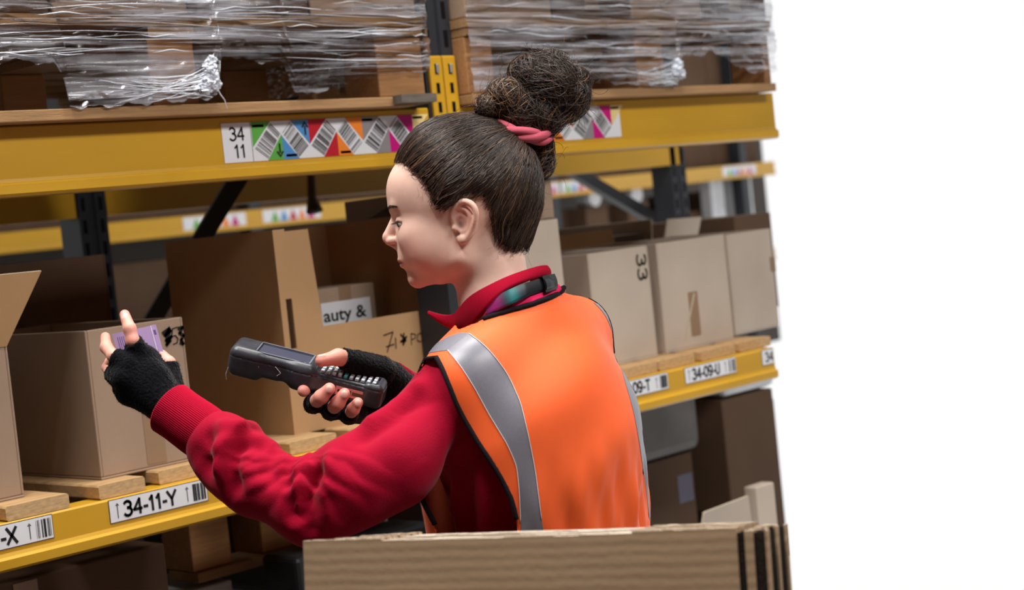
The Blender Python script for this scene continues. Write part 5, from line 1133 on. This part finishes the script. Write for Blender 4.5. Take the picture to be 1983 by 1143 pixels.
for c in range(10):
    for r in range(3): sbox('key', .0105 + c * .0090, .0160 + c * .0090, -.0105 - r * .0115 - .0085, -.0105 - r * .0115, -.0062, -.0012, 'key_teal' if (c, r) in ((5, 0), (5, 1)) else 'key_grey', .001)
m = MB(); m.box(.014, .068, -.0028, -.0008, -.0300, -.0165, 0); m.box(.044, .055, -.001, -.0004, -.0275, -.0195, 1); m.box(.019, .042, -.001, -.0004, -.0262, -.0205, 2)
for (c, z) in ((.0165, -.0232), (.0630, -.0232)): m.tube([(c, -.001, z), (c, -.0002, z)], .0022, 10, 1)
m.v = [tuple(toW(SP(*p)[None])[0]) for p in m.v]; o = m.build('rating_label', ['tag_red', 'ink', 'cardboard_dark'], scn); o['label'] = 'worn red rating label'
for (p0, p1, p2) in (((.199, .0012, -.012), (.190, .0018, -.016), (.191, .001, -.026)), ((.165, .0012, -.010), (.155, .0018, -.018), (.160, .001, -.024)), ((.237, 0, -.03), (.2385, .0005, -.042), (.236, 0, -.050))):
    m = MB(); m.tube(toW(np.array([SP(*p0), SP(*p1), SP(*p2)])), .0005, 4); m.build('tape_scrap', 'film_white', scn)
# ------------------------------------------------------------------ lilac packet in the left hand
mat('lilac_card', sl((178, 150, 196)), .5, noise=.06, nscale=20); mat('lilac_print', sl((96, 74, 128)), .5); mat('card_white', sl((236, 232, 240)), .5)
p0, p1, p3 = V(217, 647, 2.458), V(292, 631, 2.462), V(236, 716, 2.452); ew = p1 - p0; eh = p3 - p0; en = nrm(np.cross(ew, eh)); en = en if en[1] > 0 else -en
pk = thing('card_packet', toW((p0 + ew * .5 + eh)[None])[0], 'lilac printed card packet held before the carton marked 53', 'packet')
def Kp(u, v, t): return p0 + ew * u + eh * v + en * t
def kbox(m, u0, u1, v0, v1, t0, t1, mi, ms=None): m.hexa([toW(Kp(u, v, t)[None])[0] for v in (v1, v0) for t in (t0, t1) for u in (u0, u1)], mi, ms)
m = MB(); kbox(m, 0, 1, 0, 1, 0, .011, 0, [0, 2, 0, 0, 0, 0])
for k in range(6): kbox(m, .10 + k * .05, .115 + k * .05, .12, .62 + .1 * (k % 3), -.0003, .0005, 1)
kbox(m, .985, 1.0, 0, 1, -.0004, .002, 2); m.build('carton_sleeve', ['lilac_card', 'lilac_print', 'card_white'], pk)
m = MB(); kbox(m, 1.0, 1.12, -.02, .95, .004, .010, 0); kbox(m, 1.03, 1.08, .12, .24, .0035, .005, 1); m.build('side_tab', ['lilac_card', 'lilac_print'], pk)
# ------------------------------------------------------------------ stack of flattened cartons in the foreground
A0, A1 = dep(586.5, 1046, 1.95), dep(1427, 1021, 1.765)
ex = nrm(A1 - A0); W_ = np.linalg.norm(A1 - A0)
dn = nrm(dep(588, 1143, 1.945) - A0); dn = nrm(dn - ex * dn.dot(ex)); nb = np.cross(ex, dn); 
if nb.dot(np.array((.69, .72, 0))) < 0: nb = -nb
def sheet(k, off, sx, sz, label):
    wd = W_ + .031 - sx
    o = thing('flattened_carton', A0 + nb * off + dn * .5, label, 'carton', 'flattened cartons standing in a stack')
    t = .0055
    def Q(u, v, q): return A0 + ex * (u + sx) + dn * (v + sz) + nb * (off + q)
    rng = np.random.RandomState(30 + k)
    # two layers: front and back board, the middle panel a touch higher
    for q in (0., t + .0006):
        m = MB()
        for (a, b_, top) in ((0, W_ * .195 - sx, .0005), (W_ * .195 - sx, W_ * .775 - sx, .0030), (W_ * .775 - sx, W_ - .001 - sx, .0005)):
            n = 10
            for i in range(n):
                u0 = a + (b_ - a) * i / n; u1 = a + (b_ - a) * (i + 1) / n; r0 = top + rng.rand() * .0009
                P = [Q(u, v, q + w_) for v in (.56, r0) for w_ in (0, t) for u in (u0, u1)]
                m.hexa(P, 0, [0, 3 if top == .0030 else 1, 0, 0, 0, 0])
        for (a, b_) in ((W_ + .007 - sx, W_ + .016 - sx), (wd - .003 - (k % 3) * .004, wd - (k % 3) * .004)):
            P = [Q(u, v, q + w_) for v in (.56, .004) for w_ in (0, t) for u in (a, b_)]; m.hexa(P, 0, [0, 1, 0, 0, 0, 0])
        P = [Q(u, v, q + w_) for v in (.56, .006) for w_ in (t * .4, t * .9) for u in (W_ - .002 - sx, wd - .001)]; m.hexa(P, 2)
        m.build('board_layer', ['cardboard_flute', 'cardboard_edge', 'slot_dark', 'cardboard_crease'], o)
    return o
nm = ['front', 'second', 'third', 'fourth', 'fifth', 'sixth', 'rearmost']
for k in range(7):
    sheet(k, k * .0195, [0, .031, .040, .046, .058, .066, .080][k] - .0 , [0, -.0005, .0004, -.001, .0003, -.0006, 0][k], '%s flattened brown carton of the upright stack before the woman' % nm[k])
